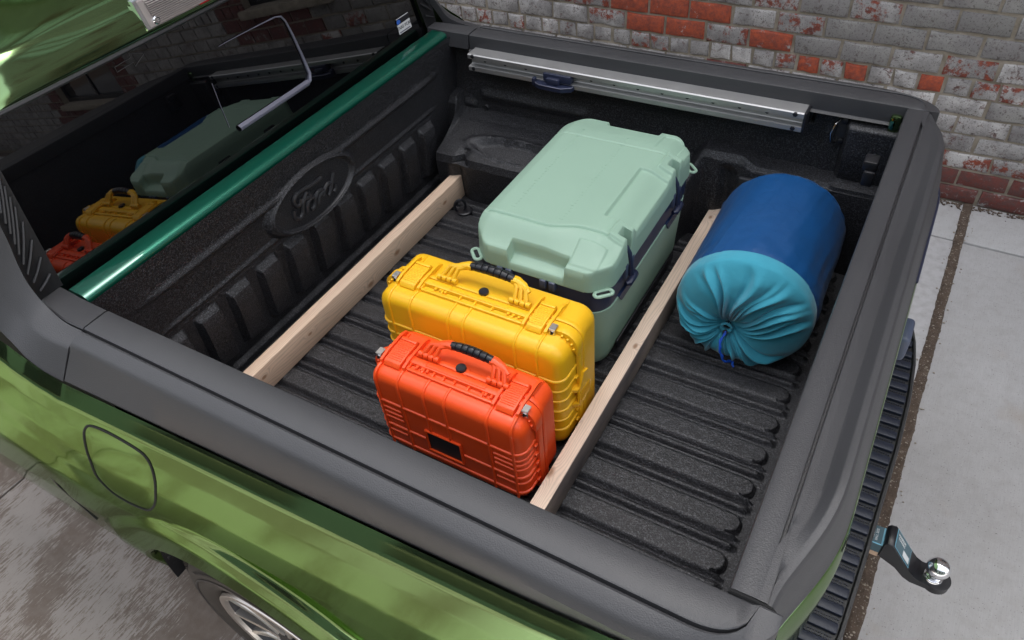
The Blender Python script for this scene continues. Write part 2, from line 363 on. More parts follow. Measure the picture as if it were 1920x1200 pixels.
# ---------------------------------------------------------------- brick wall
YW = 3.49
wall = empty('brick_wall', (0, YW, 0), 'old brick wall with worn whitewash behind the truck', 'wall')
WIN = [(2.30, 3.40, 1.30, 2.9), (6.35, 8.15, .66, 2.6)] + [(x, x+1.55, z, z+2.1) for x in (-9.35, -7.35, -5.35, -3.35, 1.0, 3.0, 5.0) for z in ((3.5, 6.6) if x < 0 else (6.6,))]
def wall_body():
    bm = B(); xs = sorted({-14., 14.} | {w[0] for w in WIN} | {w[1] for w in WIN}); 
    for a, b in zip(xs, xs[1:]):
        hs = sorted([(w[2], w[3]) for w in WIN if w[0] <= a and w[1] >= b]); z = -.1
        for (p, q) in hs: box(bm, a, b, .010, .30, z, p); z = q
        box(bm, a, b, .010, .30, z, 10.2)
    return fin('mortar_bed', bm, MT['mortar'], wall)
wall_body()
random.seed(21)
def brick_mesh(L, k):
    bm = B(); box(bm, -L/2, L/2, 0, .06, -.5, .5)
    for v in bm.verts: v.co.z *= .094
    bmesh.ops.subdivide_edges(bm, edges=[e for e in bm.edges if abs(e.verts[0].co.x-e.verts[1].co.x) > .05], cuts=2)
    es = [e for e in bm.edges if e.verts[0].co.y < .01 and e.verts[1].co.y < .01 and e.is_boundary is False and (abs(abs(e.verts[0].co.z)-.047) < 1e-4 and abs(e.verts[0].co.z-e.verts[1].co.z) < 1e-4 or abs(abs(e.verts[0].co.x)-L/2) < 1e-4 and abs(e.verts[0].co.x-e.verts[1].co.x) < 1e-4)]
    bmesh.ops.bevel(bm, geom=es, offset=.010, segments=2, profile=.5, affect='EDGES')
    for v in bm.verts:
        q = v.co*18 + Vector((k*9.1, k*3.3, 0)); v.co += Vector((noise.noise(q)*.008, noise.noise(q+Vector((5, 5, 5)))*.010 if v.co.y < .05 else 0, noise.noise(q+Vector((9, 1, 4)))*.008))
    bmesh.ops.recalc_face_normals(bm, faces=bm.faces)
    me = bpy.data.meshes.new('brick'); bm.to_mesh(me); bm.free(); me.materials.append(MT['bk_w'])
    me.polygons.foreach_set('use_smooth', [True]*len(me.polygons)); me.set_sharp_from_angle(angle=R(50)); return me
ST = [brick_mesh(.232, k) for k in range(6)]; HD = [brick_mesh(.110, k+20) for k in range(4)]
CZ = [0, .1, .2, .3, .4, .5, .6, .695, .805, .915, 1.025, 1.135, 1.245]
RED = {(7, 100), }
def pick(row, x):
    r = random.random
    if row == 8 and -.24 < x < .5: return 'bk_r'
    if row == 7 and (-.12 < x < .36 or .62 < x < .85): return 'bk_r'
    if row == 7 and .37 < x < .6: return 'bk_m'
    if row == 6:
        for c in (-.022, .10, .957, 1.2, 1.57): 
            if abs(x-c) < .05: return 'bk_r' if c > .2 else 'bk_m'
        if abs(x-1.81) < .07: return 'bk_m'
        return 'bk_m' if r() < .3 else 'bk_w'
    if row == 0: return 'bk_d'
    if row == 1: return 'bk_d' if r() < .6 else 'bk_m'
    if row == 2: return 'bk_m'
    if row == 8 and x < -.24: return 'bk_m'
    if row >= 8 and x > .7: return 'bk_g' if r() < .85 else 'bk_m'
    if row >= 9 and x < .7: return 'bk_d' if r() < .2 else ('bk_w' if r() < .6 else 'bk_m')
    if row == 7 and x < -.4: return 'bk_r' if r() < .18 else 'bk_w'
    return 'bk_w' if r() < .62 else ('bk_g' if r() < .75 else 'bk_m')
far_w = []; far_r = []
def put_brick(row, x, L, z0, z1):
    random.seed(int(row*1000+x*97))
    o = bpy.data.objects.new('brick', random.choice(ST if L > .2 else HD)); COL.objects.link(o); o.parent = wall
    o.location = (x, random.uniform(-.003, .003), (z0+z1)/2+random.uniform(-.001, .001)); o.scale = (1+random.uniform(-.015, .015), 1, (z1-z0)/.105)
    o.rotation_euler = (random.uniform(-.01, .01), random.uniform(-.008, .008), random.uniform(-.008, .008))
    o.material_slots[0].link = 'OBJECT'; o.material_slots[0].material = MT[pick(row, x)]
OFF = {8: .018, 7: .123, 9: .123, 10: .03, 11: .14}
z = 0; row = 0
while z < 10.15:
    z0 = CZ[row] if row < len(CZ) else CZ[-1]+(row-len(CZ)+1)*.108
    z1 = CZ[row+1] if row+1 < len(CZ) else z0+.108
    head = row % 6 == 0 and row > 0; p = .1225 if head else .245
    off = .161 if head else OFF.get(row, .02+.1225*(row % 2)+.01*math.sin(row*5.))
    k = math.floor((-14-off)/p)
    while off+k*p < 14:
        x = off+(k+.5)*p; L = .110 if head else .232
        near = -1.75 < x < 2.55 and row < 12 and not (row < 6 and x < 1.35)
        a, b = x-L/2, x+L/2; hole = False
        for (w0, w1, h0, h1) in WIN:
            if z1 > h0+.02 and z0 < h1-.02 and b > w0 and a < w1:
                if a < w0-.04: b = w0
                elif b > w1+.04: a = w1
                else: hole = True
        if not hole:
            if near and b-a > L-.01: put_brick(row, x, L, z0, z1)
            else:
                isr = any(w0-.42 < x < w1+.42 and h0-.36 < z0 < h1+.36 for (w0, w1, h0, h1) in WIN[:2]) or noise.noise(Vector((x*.9, z0*1.3, 0))) > .33
                (far_r if isr else far_w).append((a, b, z0+.006, z1-.006))
        k += 1
    row += 1; z = z1
def far_bricks(lst, m):
    vs = []; fs = []
    for (a, b, c, d) in lst:
        j = random.uniform(-.004, .004); n = len(vs)
        vs += [(a, .011, c), (b, .011, c), (b, .011, d), (a, .011, d), (a+.004, j-.002, c+.004), (b-.004, j-.002, c+.004), (b-.004, j-.002, d-.004), (a+.004, j-.002, d-.004)]
        fs += [(n+4, n+5, n+6, n+7), (n, n+1, n+5, n+4), (n+1, n+2, n+6, n+5), (n+2, n+3, n+7, n+6), (n+3, n, n+4, n+7)]
    me = bpy.data.meshes.new('brickwork'); me.from_pydata(vs, [], fs); o = link('brickwork', me, m, wall, 20); o['kind'] = 'stuff'
random.seed(5)
far_bricks(far_w, MT['bk_w']); far_bricks(far_r, MT['bk_d'])
def window(w, m, nx, nz, parent=wall, y=.12, arch=True):
    x0, x1, z0, z1 = w; bm = B(); t = .05
    for (a, b, c, d) in ((x0, x0+t, z0, z1), (x1-t, x1, z0, z1), (x0+t, x1-t, z0, z0+t), (x0+t, x1-t, z1-t, z1)): box(bm, a, b, y-.03, y+.03, c, d)
    for i in range(1, nx): xx = lerp(x0, x1, i/nx); box(bm, xx-.018, xx+.018, y-.02, y+.02, z0+t, z1-t)
    for j in range(1, nz): zz = lerp(z0, z1, j/nz); box(bm, x0+t, x1-t, y-.018, y+.018, zz-.016, zz+.016)
    f = fin('window', bm, MT['wframe'], parent)
    for i in range(nx):
        for j in range(nz):
            bm = B(); box(bm, lerp(x0, x1, i/nx)+.01, lerp(x0, x1, (i+1)/nx)-.01, y-.004, y+.004, lerp(z0, z1, j/nz)+.01, lerp(z0, z1, (j+1)/nz)-.01)
            o = fin('pane', bm, m, f)
    bm = B(); box(bm, x0-.06, x1+.06, -.05, y+.1, z0-.07, z0-.002, .01); fin('window_sill', bm, MT['mortar'], parent)
for i, w in enumerate(WIN): window(w, MT['pane'] if i < 2 else MT['panel'], 2 if i < 2 else 4, 3 if i < 2 else 5)
bm = B(); box(bm, -14, 14, .26, .9, -.1, 10.2); fin('dark_interior', bm, MT['roomdark'], wall)
bm = B(); box(bm, 7.3, 8.05, .17, .18, .9, 1.9); fin('window_blind', bm, MT['amber'], wall)

# building on the camera's side of the lane (seen only as reflections in the paint and chrome)
wh = empty('warehouse', (0, -6.5, 0), 'brick warehouse with rows of tall factory windows across the lane', 'building')
bm = B(); box(bm, -16, 16, -1, 0, -.1, 6.5); fin('wall', bm, MT['facade'], wh)
for i in range(7): window((-13+i*3.8, -10.6+i*3.8, 1.9, 4.9), MT['pane'], 4, 6, wh, .03)

# ================================================================ PICKUP TRUCK
truck = empty('pickup_truck', (.76, .784, 0), 'green pickup truck with a black lined cargo bed and grey plastic rail caps', 'pickup truck')
T = truck
class Off: pass
def tp(o):
    # parts are modelled in world metres; shift the mesh so the part hangs under the truck's own origin
    o.data.transform(Matrix.Translation((-.76, -.784, 0))) if not o.data.get('_s') else None
    o.data['_s'] = 1; return o
def part(name, bm, m, parent=T, sharp=35, merge=0): return tp(fin(name, bm, m, parent, sharp, merge))
def sheet(name, nu, nv, f, m, parent=T, sharp=40, flip=False): return tp(gobj(name, nu, nv, f, m, parent, sharp, flip))
ZF = .93; ZR = 1.48; YF = 1.568

# ---- bed floor: raised pads with narrow ridges between, running front to back
PER = .112
def floor_z(x, y):
    u = ((y-.712) % PER)
    g = 1.0
    # 0 groove, .010-.030 ridge, .036 groove, .046-.104 pad
    pr = interp([(0, -.019), (.005, -.017), (.010, -.006), (.014, -.003), (.019, -.003), (.024, -.007), (.029, -.015), (.033, -.016), (.039, -.006), (.045, -.001), (.050, 0), (.096, 0), (.102, -.003), (.107, -.015), (.110, -.019), (.112, -.019)], u)
    e = 1.490
    d = (x-e)
    if d > -.03:
        yc = (u-.075)/.03
        rr = math.sqrt(max(0, (d+.03)/.03)**2 + yc*yc)
        if .045 < u < .107: pr = min(pr, lerp(0, -.019, ss(.80, 1.15, rr)))
        else: pr = lerp(pr, -.019, ss(-.012, .012, d))
    if x < .03: pr = lerp(pr, -.010, ss(.03, -.01, x))
    return ZF + pr
def ffloor(u, v):
    x = (-.075+u/.55*1.49) if u < .55 else (1.415+(u-.55)/.45*.145); y = -.02+v*1.62; return Vector((x, y, floor_z(x, y)))
sheet('bed_floor', 130, 560, ffloor, MT['liner'])

# ---- front bulkhead of the bed
def bulk(u, v):
    y = -.03+u*1.64; z = .90+v*.565
    x = -.052+(z-.93)*.092
    # long upper and lower swages
    fade = ss(.06, .20, y)*ss(1.50, 1.36, y)
    x += .010*math.exp(-((z-1.362)/.012)**2)*fade + .009*math.exp(-((z-1.335)/.010)**2)*fade*.0
    x -= .006*ss(1.36, 1.345, z)*ss(1.215, 1.235, z)*fade
    x += .008*math.exp(-((z-1.236)/.008)**2)*fade
    # row of tall pockets, raised pads with chamfered tops
    k = round((y-.259)/.1225); yc = .259+k*.1225
    if -1 <= k <= 9:
        a = abs(y-yc); pw = ss(.047, .033, a)*ss(1.212, 1.188, z)*ss(.985, 1.01, z)
        x += .028*pw*(1-.35*ss(1.15, 1.21, z))
    # bottom rolled seam
    x += .016*ss(.955, .935, z)
    # oval boss around the emblem
    e = math.sqrt(((y-.752)/.196)**2+((z-1.296)/.092)**2)
    if e < 1.25:
        b = ss(1.10, 1.0, e); x = lerp(x, -.018+.016, b)
        x -= .010*ss(.94, .88, e)
        x += .005*math.exp(-((e-.955)/.03)**2)
    return Vector((x, y, z))
sheet('bed_front_panel', 430, 190, bulk, MT['liner'], flip=False)
FS = [[(0.794, 1.33), (0.776, 1.329), (0.744, 1.331), (0.711, 1.336), (0.684, 1.337), (0.668, 1.33), (0.663, 1.317), (0.669, 1.303), (0.682, 1.3), (0.692, 1.316)], [(0.722, 1.322), (0.706, 1.308), (0.693, 1.294), (0.684, 1.272), (0.671, 1.26), (0.658, 1.262), (0.647, 1.276), (0.654, 1.295)], [(0.688, 1.299), (0.707, 1.305), (0.726, 1.3), (0.73, 1.307), (0.728, 1.317)], [(0.732, 1.292), (0.718, 1.289), (0.705, 1.275), (0.7, 1.259)], [(0.724, 1.292), (0.741, 1.289), (0.741, 1.271), (0.729, 1.257), (0.718, 1.256)], [(0.746, 1.28), (0.756, 1.29), (0.765, 1.294), (0.783, 1.293), (0.784, 1.285), (0.763, 1.276), (0.752, 1.255)], [(0.78, 1.269), (0.794, 1.286), (0.815, 1.295), (0.824, 1.285), (0.816, 1.273)], [(0.848, 1.316), (0.835, 1.295), (0.819, 1.27), (0.805, 1.256)], [(0.845, 1.275), (0.839, 1.261), (0.828, 1.255)]]
bm = B()
for s in FS:
    pts = [(-.0065, y, z) for y, z in s]
    # smooth the stroke
    q = []
    for i in range(len(pts)-1):
        p0, p1, p2, p3 = [Vector(pts[min(max(i+d, 0), len(pts)-1)]) for d in (-1, 0, 1, 2)]
        for t in (0, .33, .66): q.append(.5*((2*p1)+(p2-p0)*t+(2*p0-5*p1+4*p2-p3)*t*t+(3*p1-p0-3*p2+p3)*t*t*t))
    q.append(Vector(pts[-1])); tube(bm, q, .0062, 8)
bm2 = B(); tube(bm2, [(-.006+.0, .752+.184*math.cos(t*PI/36), 1.296+.084*math.sin(t*PI/36)) for t in range(73)], .0042, 6, cap=False)
em = part('oval_emblem', bm2, MT['linersm']); part('raised_script', bm, MT['linersm'], em)

# ---- far side wall with wheelhouse, near side wall mirrored
def side(u, v, near=False):
    x = -.06+u*1.60
    # vertical profile: distance from the bed's centre side
    w = ss(.005, .02, x)*ss(.995, .93, x)          # wheelhouse box
    yb = 1.50; 
    # param v: bottom to top
    P0 = [(.0, 1.345, .90), (.30, 1.335, 1.085), (.38, 1.345, 1.112), (.46, 1.40, 1.128), (.60, 1.54, 1.165), (.66, 1.585, 1.185), (.80, 1.60, 1.30), (1., 1.60, 1.445)]
    P1 = [(.0, 1.50, .90), (.30, 1.515, 1.06), (.46, 1.525, 1.17), (.55, 1.53, 1.215), (.60, 1.545, 1.238), (.66, 1.595, 1.250), (.80, 1.60, 1.32), (1., 1.60, 1.445)]
    def ev(P):
        return interp([(a, b) for a, b, c in P], v), interp([(a, c) for a, b, c in P], v)
    y0, z0 = ev(P0); y1, z1 = ev(P1); y = lerp(y1, y0, w); z = lerp(z1, z0, w)
    if w > .5:
        y -= .014*ss(.08, .11, x)*ss(.56, .50, x)*math.exp(-((z-1.245)/.018)**2)       # long swage
        y -= .012*ss(.0, .02, x)*ss(.075, .055, x)*math.exp(-((z-1.20)/.016)**2)
        if z < 1.15: y += .020*math.exp(-((x-.115)/.022)**2)*ss(1.10, 1.06, z)      # stake pocket
    # raised land round the aluminium track
    y -= .012*ss(1.335, 1.32, z)*0
    y += .020*ss(1.36, 1.375, z)*ss(.075, .09, x)*ss(1.30, 1.285, x) if z > 1.30 else 0
    # right part ledge steps down toward the tailgate
    if x > 1.02:
        dz = .028*ss(1.11, 1.17, x)
        if .5 < v < .8: z -= dz*ss(.5, .58, v)*ss(.8, .68, v)
    # vertical pocket and latch column
    y += .022*math.exp(-((x-1.075)/.022)**2)*ss(1.21, 1.17, z)
    y -= .006*ss(1.32, 1.34, x)
    y -= .055*ss(1.385, 1.405, x)*ss(1.425, 1.40, z)*ss(.5, .8, v) if v > .5 else .0
    if v <= .5: y -= .0
    # shelf oval
    if w > .5 and .30 < v < .66:
        e = math.sqrt(((x-.33)/.20)**2+((y-1.425)/.05)**2); z -= .018*ss(1.0, .75, e); z += .006*math.exp(-((e-1.05)/.12)**2)
        y += .030*math.exp(-((x-.13)/.02)**2)*ss(1.40, 1.36, y)
    if near: y = max(1.495-y, -.075)
    return Vector((x, y, z))
sheet('bed_side_panel', 330, 150, side, MT['liner'], flip=True)
sheet('bed_side_panel', 120, 60, lambda u, v: side(u, v, True), MT['liner'])
# rolled seam at the front corner
def side_seam(dx):
    return [side((.035+dx)/1.6*1+.0, k/40) + Vector((-.035+.004, 0, 0)) for k in range(41)]
bm = B(); tube(bm, side_seam(-.012), .006, 8); part('corner_seam', bm, MT['liner'])
# tailgate inner skin and post
bm = B(); box(bm, 1.538, 1.560, .02, 1.548, .90, 1.44, .006, 2); part('tailgate_liner', bm, MT['liner'])
bm = B(); box(bm, 1.474, 1.512, 1.36, 1.41, 1.385, 1.415, .006, 2); box(bm, 1.482, 1.512, 1.35, 1.42, 1.345, 1.39, .005, 2); part('tailgate_bump_stop', bm, MT['black'])
bm = B(); box(bm, 1.50, 1.530, 1.552, 1.60, 1.40, 1.455, .008, 2); part('bed_post', bm, MT['paint'])

# ---- rail caps
def sc_rear(x):
    if x < 1.40: return 1.
    t = min(1., (x-1.40)/.2165); return (1-t**2.2)**(1/2.2)
def sc_groove(x):
    if x < 1.49: return 1.
    t = min(1., (x-1.49)/.0895); return max(.03, (1-t**2.4)**(1/2.4))
def ylow(x): return interp([(-.5, -.180), (.08, -.168), (.87, -.138), (1.26, -.122), (1.41, -.112), (1.7, -.110)], x)
def cap_prof(x):
    yl = ylow(x)
    return [(.014, 1.425), (.003, 1.430), (-.001, 1.470), (-.003, 1.4775), (-.009, 1.480), (-.0655, 1.4805), (-.0690, 1.4790), (-.0705, 1.4680), (-.0745, 1.4680), (-.0760, 1.4785), (-.0795, 1.4800), (-.104, 1.4740), (-.112, 1.4690), (-.117, 1.4620), (-.123, 1.4520), (yl+.002, 1.403), (yl+.002, 1.3965), (yl+.012, 1.393)]
def cap_station(x, near):
    s = sc_rear(x); g = min(sc_groove(x), 1.); out = []
    for (y, z) in cap_prof(x):
        if y < 0: yy = y*min(g, max(s, .03)/.62 if x > 1.4 else 1) if y > -.08 else y*s
        else: yy = y
        out.append(Vector((x, yy if near else YF-yy, z)))
    return out
def loft(bm, st, close=False):
    V = [[bm.verts.new(p) for p in s] for s in st]
    for a, b in zip(V, V[1:]):
        for k in range(len(a)-1): bm.faces.new((a[k], a[k+1], b[k+1], b[k]))
    bm.faces.new(V[-1]); bm.faces.new(V[0][::-1])
xsta = [.082+i*(1.40-.082)/24 for i in range(25)] + [1.40+.2145*math.sin(PI/2*k/22) for k in range(1, 23)]
for near in (True, False):
    bm = B(); loft(bm, [cap_station(x, near) for x in xsta]); part('rail_cap', bm, MT['cap'], sharp=32)
# front sweep of the caps climbing the back of the cab
SW = [ # x-stations of groove line, crest line, lower edge, body below
 ((.077, -.0715, 1.4745), (.077, -.117, 1.462), (.077, -.168, 1.400)),
 ((.020, -.073, 1.480), (.020, -.122, 1.467), (.020, -.172, 1.412)),
 ((-.045, -.066, 1.500), (-.030, -.120, 1.474), (-.030, -.170, 1.432)),
 ((-.080, -.059, 1.548), (-.072, -.116, 1.491), (-.070, -.164, 1.457)),
 ((-.100, -.046, 1.594), (-.102, -.113, 1.517), (-.110, -.158, 1.473)),
 ((-.112, -.031, 1.645), (-.125, -.103, 1.548), (-.150, -.150, 1.500)),
 ((-.135, -.010, 1.730), (-.165, -.080, 1.640), (-.210, -.135, 1.570)),
 ((-.165, .020, 1.850), (-.215, -.045, 1.780), (-.270, -.105, 1.700)),
 ((-.200, .045, 1.930), (-.260, -.020, 1.880), (-.320, -.080, 1.820))]
def cat(P, n=6):
    P = [Vector(p) for p in P]; out = []
    for i in range(len(P)-1):
        p0, p1, p2, p3 = P[max(i-1, 0)], P[i], P[i+1], P[min(i+2, len(P)-1)]
        for k in range(n):
            t = k/n; out.append(.5*((2*p1)+(p2-p0)*t+(2*p0-5*p1+4*p2-p3)*t*t+(3*p1-p0-3*p2+p3)*t*t*t))
    return out+[P[-1]]
gr = cat([s[0] for s in SW]); cr = cat([s[1] for s in SW]); lo = cat([s[2] for s in SW])
for near in (True, False):
    st = []
    for g, c, l in zip(gr, cr, lo):
        d = (c-g).normalized(); e = (l-c).normalized(); nrm = d.cross(e)
        row = [g-Vector((.012, 0, .03)), g-Vector((.001, 0, .006)), g+d*.0015, g+d*.005, g+(c-g)*.35, g+(c-g)*.72, c-d*.006, c-d*.001+e*.001, c+e*.006, c+e*.016, l-e*.004, l, l-Vector((0, -.012, .006))]
        st.append([Vector((p.x, p.y if near else YF-p.y, p.z)) for p in row])
    bm = B(); loft(bm, st); part('cab_rail_cap', bm, MT['cap'], sharp=32)
    # flat inner piece of the cap in front of the bed
    st = []
    for i in range(13):
        x = lerp(.077, -.098, i/12); yo = interp([(-.1, -.052), (-.045, -.0645), (.02, -.0715), (.077, -.070)], x)
        yi = interp([(-.1, .002), (0, -.001), (.077, -.002)], x); zz = 1.480+.004*ss(0, -.1, x)
        row = [(x, yi+.010, zz-.05), (x, yi, zz-.010), (x, yi-.002, zz-.002), (x, yi-.007, zz), (x, yo+.004, zz), (x, yo, zz-.003), (x, yo, zz-.03)]
        st.append([Vector((a, b if near else YF-b, c)) for a, b, c in row])
    bm = B(); loft(bm, st); part('cab_corner_cap', bm, MT['cap'], sharp=32)
    # ribbed sail panel beside the rear window
    def sp(t, s):   # t up, s from outer (0) to inner (1)
        z = 1.484+t*.42; x = -.096-.142*(z-1.48)-.004*math.sin(PI*s)
        yo = interp([(1.48, -.056), (1.548, -.058), (1.594, -.045), (1.645, -.030), (1.73, -.009), (1.85, .022), (1.93, .05)], z)+.001
        yi = .006+.145*(z-1.48); return x, lerp(yo, yi, s), z
    bm = B(); Vs = []
    for i in range(25):
        row = []
        for j in range(9):
            x, y, z = sp(i/24, j/8); row.append(Vector((x, y if near else YF-y, z)))
        st_ = row; Vs.append([bm.verts.new(p) for p in st_])
    for a, b in zip(Vs, Vs[1:]):
        for k in range(8): bm.faces.new((a[k], a[k+1], b[k+1], b[k]))
    bmesh.ops.solidify(bm, geom=bm.faces[:], thickness=.006)
    sail = part('sail_panel', bm, MT['capdark'])
    for i in range(10):
        z0 = 1.505+i*.024; dz = min(.092, .020+i*.02)
        a = sp((z0-1.484)/.42, .20); b = sp((z0+dz-1.484)/.42, .80)
        if near: P = [Vector(a), Vector(b)]
        else: P = [Vector((a[0], YF-a[1], a[2])), Vector((b[0], YF-b[1], b[2]))]
        bm = B(); tube(bm, [P[0]+Vector((.004, 0, 0)), P[0].lerp(P[1], .5)+Vector((.0065, 0, 0)), P[1]+Vector((.004, 0, 0))], .0034, 6); part('rib', bm, MT['capdark'], sail)

# ---- green strip along the top of the bulkhead
bm = B(); loft(bm, [[Vector((x, y, z)) for x, z in ((-.080, 1.45), (-.079, 1.474), (-.075, 1.4795), (-.068, 1.481), (-.030, 1.4795), (-.018, 1.477), (-.012, 1.472), (-.010, 1.466), (-.012, 1.455), (-.02, 1.45), (-.03, 1.45))] for y in (.004, .4, .8, 1.2, 1.560)])
part('front_panel_cap', bm, MT['strip'], sharp=40)
bm = B(); box(bm, -.14, -.082, .004, 1.56, 1.38, 1.440, .004); part('cab_gap_seal', bm, MT['black'])

# ---- rear window
TH = .130; KC = .034
def wx(y, z): return -.102-math.tan(TH)*(z-1.48)-KC/2*(y-.784)**2
def gl(u, v):
    z = 1.435+v*.435; a = .004+.150*(z-1.48); y = lerp(a, YF-a, u); return Vector((wx(y, z), y, z))
glass = sheet('rear_window', 40, 12, gl, MT['glass'])
glass.data.polygons.foreach_set('use_smooth', [True]*len(glass.data.polygons))
bm = B(); box(bm, -1.5, -.24, .1, 1.46, 1.0, 1.9); part('cab_interior', bm, MT['roomdark'])
def on_glass(y, z, d=.002): return Vector((wx(y, z)+d, y, z))
# sliding pane frame
bm = B()
prof = [(.640, 1.562), (.70, 1.5605), (.80, 1.559), (.90, 1.558), (.935, 1.5585)]
grid(bm, 10, 3, lambda u, v: on_glass(lerp(.648, .945, u), 1.548+v*.020, .003+.010*math.sin(PI*v)))
slide = part('slider_frame', bm, MT['frame'])
bm = B(); tube(bm, [on_glass(y, z, .004) for y, z in ((.938, 1.556), (.955, 1.562), (.965, 1.580), (.962, 1.64), (.957, 1.70), (.950, 1.745), (.940, 1.762), (.92, 1.768), (.88, 1.770), (.82, 1.772), (.74, 1.774), (.70, 1.774))], [.007, .007, .006, .0045, .0038, .003, .003, .002, .0016, .0013, .001, .0008], 6); part('slider_rail', bm, MT['frame'])
bm = B(); tube(bm, [on_glass(.622, 1.575, .001), on_glass(.626, 1.64, .001), on_glass(.632, 1.70, .001)], .0010, 5); part('slider_seam', bm, MT['frame'])
bm = B(); tube(bm, [on_glass(y, z, .002) for y, z in ((.405, 1.845), (.455, 1.848), (.455, 1.858), (.492, 1.842), (.455, 1.826), (.455, 1.836), (.405, 1.833), (.405, 1.845))], .0007, 5); part('arrow_mark', bm, MT['capdark'])
# small sticker in the corner of the window
SM = Matrix.Translation(on_glass(1.458, 1.537, .003)) @ Matrix.Rotation(-TH, 4, 'Y') @ Matrix(((0, 0, 1, 0), (1, 0, 0, 0), (0, 1, 0, 0), (0, 0, 0, 1)))
def decal(name, poly, m, parent, M, d=.0006, th=.0004):
    bm = B(); prism(bm, poly, d-th, d); bmesh.ops.transform(bm, matrix=M, verts=bm.verts); return part(name, bm, m, parent)
def rect(x0, x1, y0, y1): return [(x0, y0), (x1, y0), (x1, y1), (x0, y1)]
stk = decal('window_sticker', rect(-.037, .037, -.024, .008), MT['white'], T, SM)
decal('sticker_band', rect(-.036, .036, .009, .026), MT['black'], stk, SM, .0008)
decal('sticker_line', rect(-.036, .036, .0262, .0285), MT['white'], stk, SM, .0009)
decal('blue_oval', [(-.026+.011*math.cos(t*PI/10), .0165+.0075*math.sin(t*PI/10)) for t in range(20)], MT['bluepr'], stk, SM, .0014)
tp(text_mesh('lettering', 'TXAS YCAR', .0155, MT['black'], stk, SM @ Matrix.Translation((0, -.0045, .0012))))
decal('small_print', rect(-.032, .030, -.021, -.017), MT['frame'], stk, SM, .0012)

# ---- cab roof
RP = [(-.160, 1.864), (-.155, 1.868), (-.154, 1.880), (-.158, 1.905), (-.172, 1.935), (-.184, 1.954), (-.204, 1.965), (-.26, 1.975), (-.4, 1.992), (-.7, 2.015), (-1.1, 2.02), (-1.6, 1.98)]
RPs = cat([(a, 0, b) for a, b in RP], 6)
def roof(u, v):
    p = RPs[int(round(v*(len(RPs)-1)))]; y = lerp(.035, YF-.035, u); e = min(y-.035, YF-.035-y)
    dz = -.055*(1-ss(0, .16, e))**1.6-.010*((y-.784)/.75)**2
    lip = 1 if p.z > 1.9 else ss(1.862, 1.9, p.z)
    bowl = .012*math.exp(-((y-.30)/.22)**2)*0
    crease = 1-ss(.16, .42, e)           # the rear crease is crisp at the corners and melts away towards the lamp
    x = p.x - KC/2*(y-.784)**2*1.5; z = p.z+dz*lip
    x += -.02*(1-crease)*ss(1.93, 1.965, p.z)*ss(-.3, -.19, p.x)
    return Vector((x, y, z))
sheet('cab_roof', 90, len(RPs)-1, roof, MT['paint'], flip=True, sharp=80)
bm = B(); tube(bm, [Vector((wx(y, 1.866)+.001, y, 1.866)) for y in [.06+i*.0725 for i in range(21)]], .006, 6); part('window_seal', bm, MT['capdark'])
# high brake lamp
lampbase = B()
def lampf(u, v, y0=.535, y1=1.035, d=.012):
    y = lerp(y0, y1, u); z = 1.884+v*.062; x = interp([(1.88, -.164), (1.905, -.166), (1.935, -.172), (1.95, -.182)], z)-KC/2*(y-.784)**2*1.5+d; return Vector((x, y, z))
def lampbox(name, y0, y1, z0, z1, d0, d1, m, parent):
    bm = B(); n = 16; rows = []
    for i in range(n+1):
        y = lerp(y0, y1, i/n); r = []
        for (zz, dd) in ((z0, d0), (z0, d1-.002), (z0+.002, d1), (z1-.002, d1), (z1, d1-.002), (z1, d0)):
            f = lampf((y-.535)/.5, (zz-1.884)/.062, d=dd); r.append(f)
        rows.append(r)
    loft(bm, rows); return part(name, bm, m, parent, 30)
bl = lampbox('brake_light', .530, 1.04, 1.882, 1.952, .000, .014, MT['chrome'], T)
lampbox('lens_border', .540, 1.03, 1.885, 1.949, .012, .0165, MT['lens'], bl)
for k in range(13):
    z = 1.889+k*.0045; lampbox('lens_rib', .562 if k < 5 else .556, 1.01, z, z+.0028, .014, .0195, MT['lens'], bl)
lampbox('red_lens', .70, .87, 1.8835, 1.887, .012, .0185, MT['red'], bl)
bm = B(); M_ = Matrix.Translation(lampf(.055, .22, d=.014)) @ Matrix.Rotation(R(90), 4, 'Y'); lathe(bm, [(.0105, 0), (.0105, .004), (.008, .006), (.0065, .006), (.006, .001)], 20, M_); part('lamp_screw', bm, MT['chrome'], bl)

# ---- tailgate
def spo(y): return ss(.10, .24, y)*ss(1.56, 1.42, y)
def tg_station(y):
    xl = 1.677-.075*(1-ss(-.06, .32, y))**1.5-.075*ss(1.28, 1.62, y)**1.6
    xr = 1.648-.050*(1-ss(0, .30, y))**1.8-.060*ss(1.34, 1.62, y)**1.6
    a = ss(.05, .26, y)*ss(1.55, 1.36, y)*lerp(1, .55, ss(.9, 1.4, y)); zr = 1.476+.026*a
    x0 = xr-.012; xd = xr-.034
    P = [(1.5335, 1.425), (1.5325, 1.470), (1.5345, 1.4785), (1.540, 1.4815), (1.5745, 1.482), (1.5780, 1.4805), (1.579, 1.470), (1.5835, 1.470), (1.5845, 1.480), (1.588, 1.4815),
         (lerp(1.589, xd-.012, .8), 1.481-.001*a), (max(1.5895, xd), 1.480-.0025*a), (max(1.590, xd+.006), lerp(1.4795, 1.481, a)), (max(1.5905, x0-.004), zr-.002+.0006*(1-a)), (x0, zr), (xr-.002, zr-.001), (xr+.0015, zr-.006), (xr+.004, zr-.014),
         (lerp(xr, xl, .62), lerp(zr, 1.362, .55)), (xl-.003, 1.372), (xl, 1.364), (xl-.004, 1.358)]
    return [Vector((px, y, pz)) for px, pz in P]
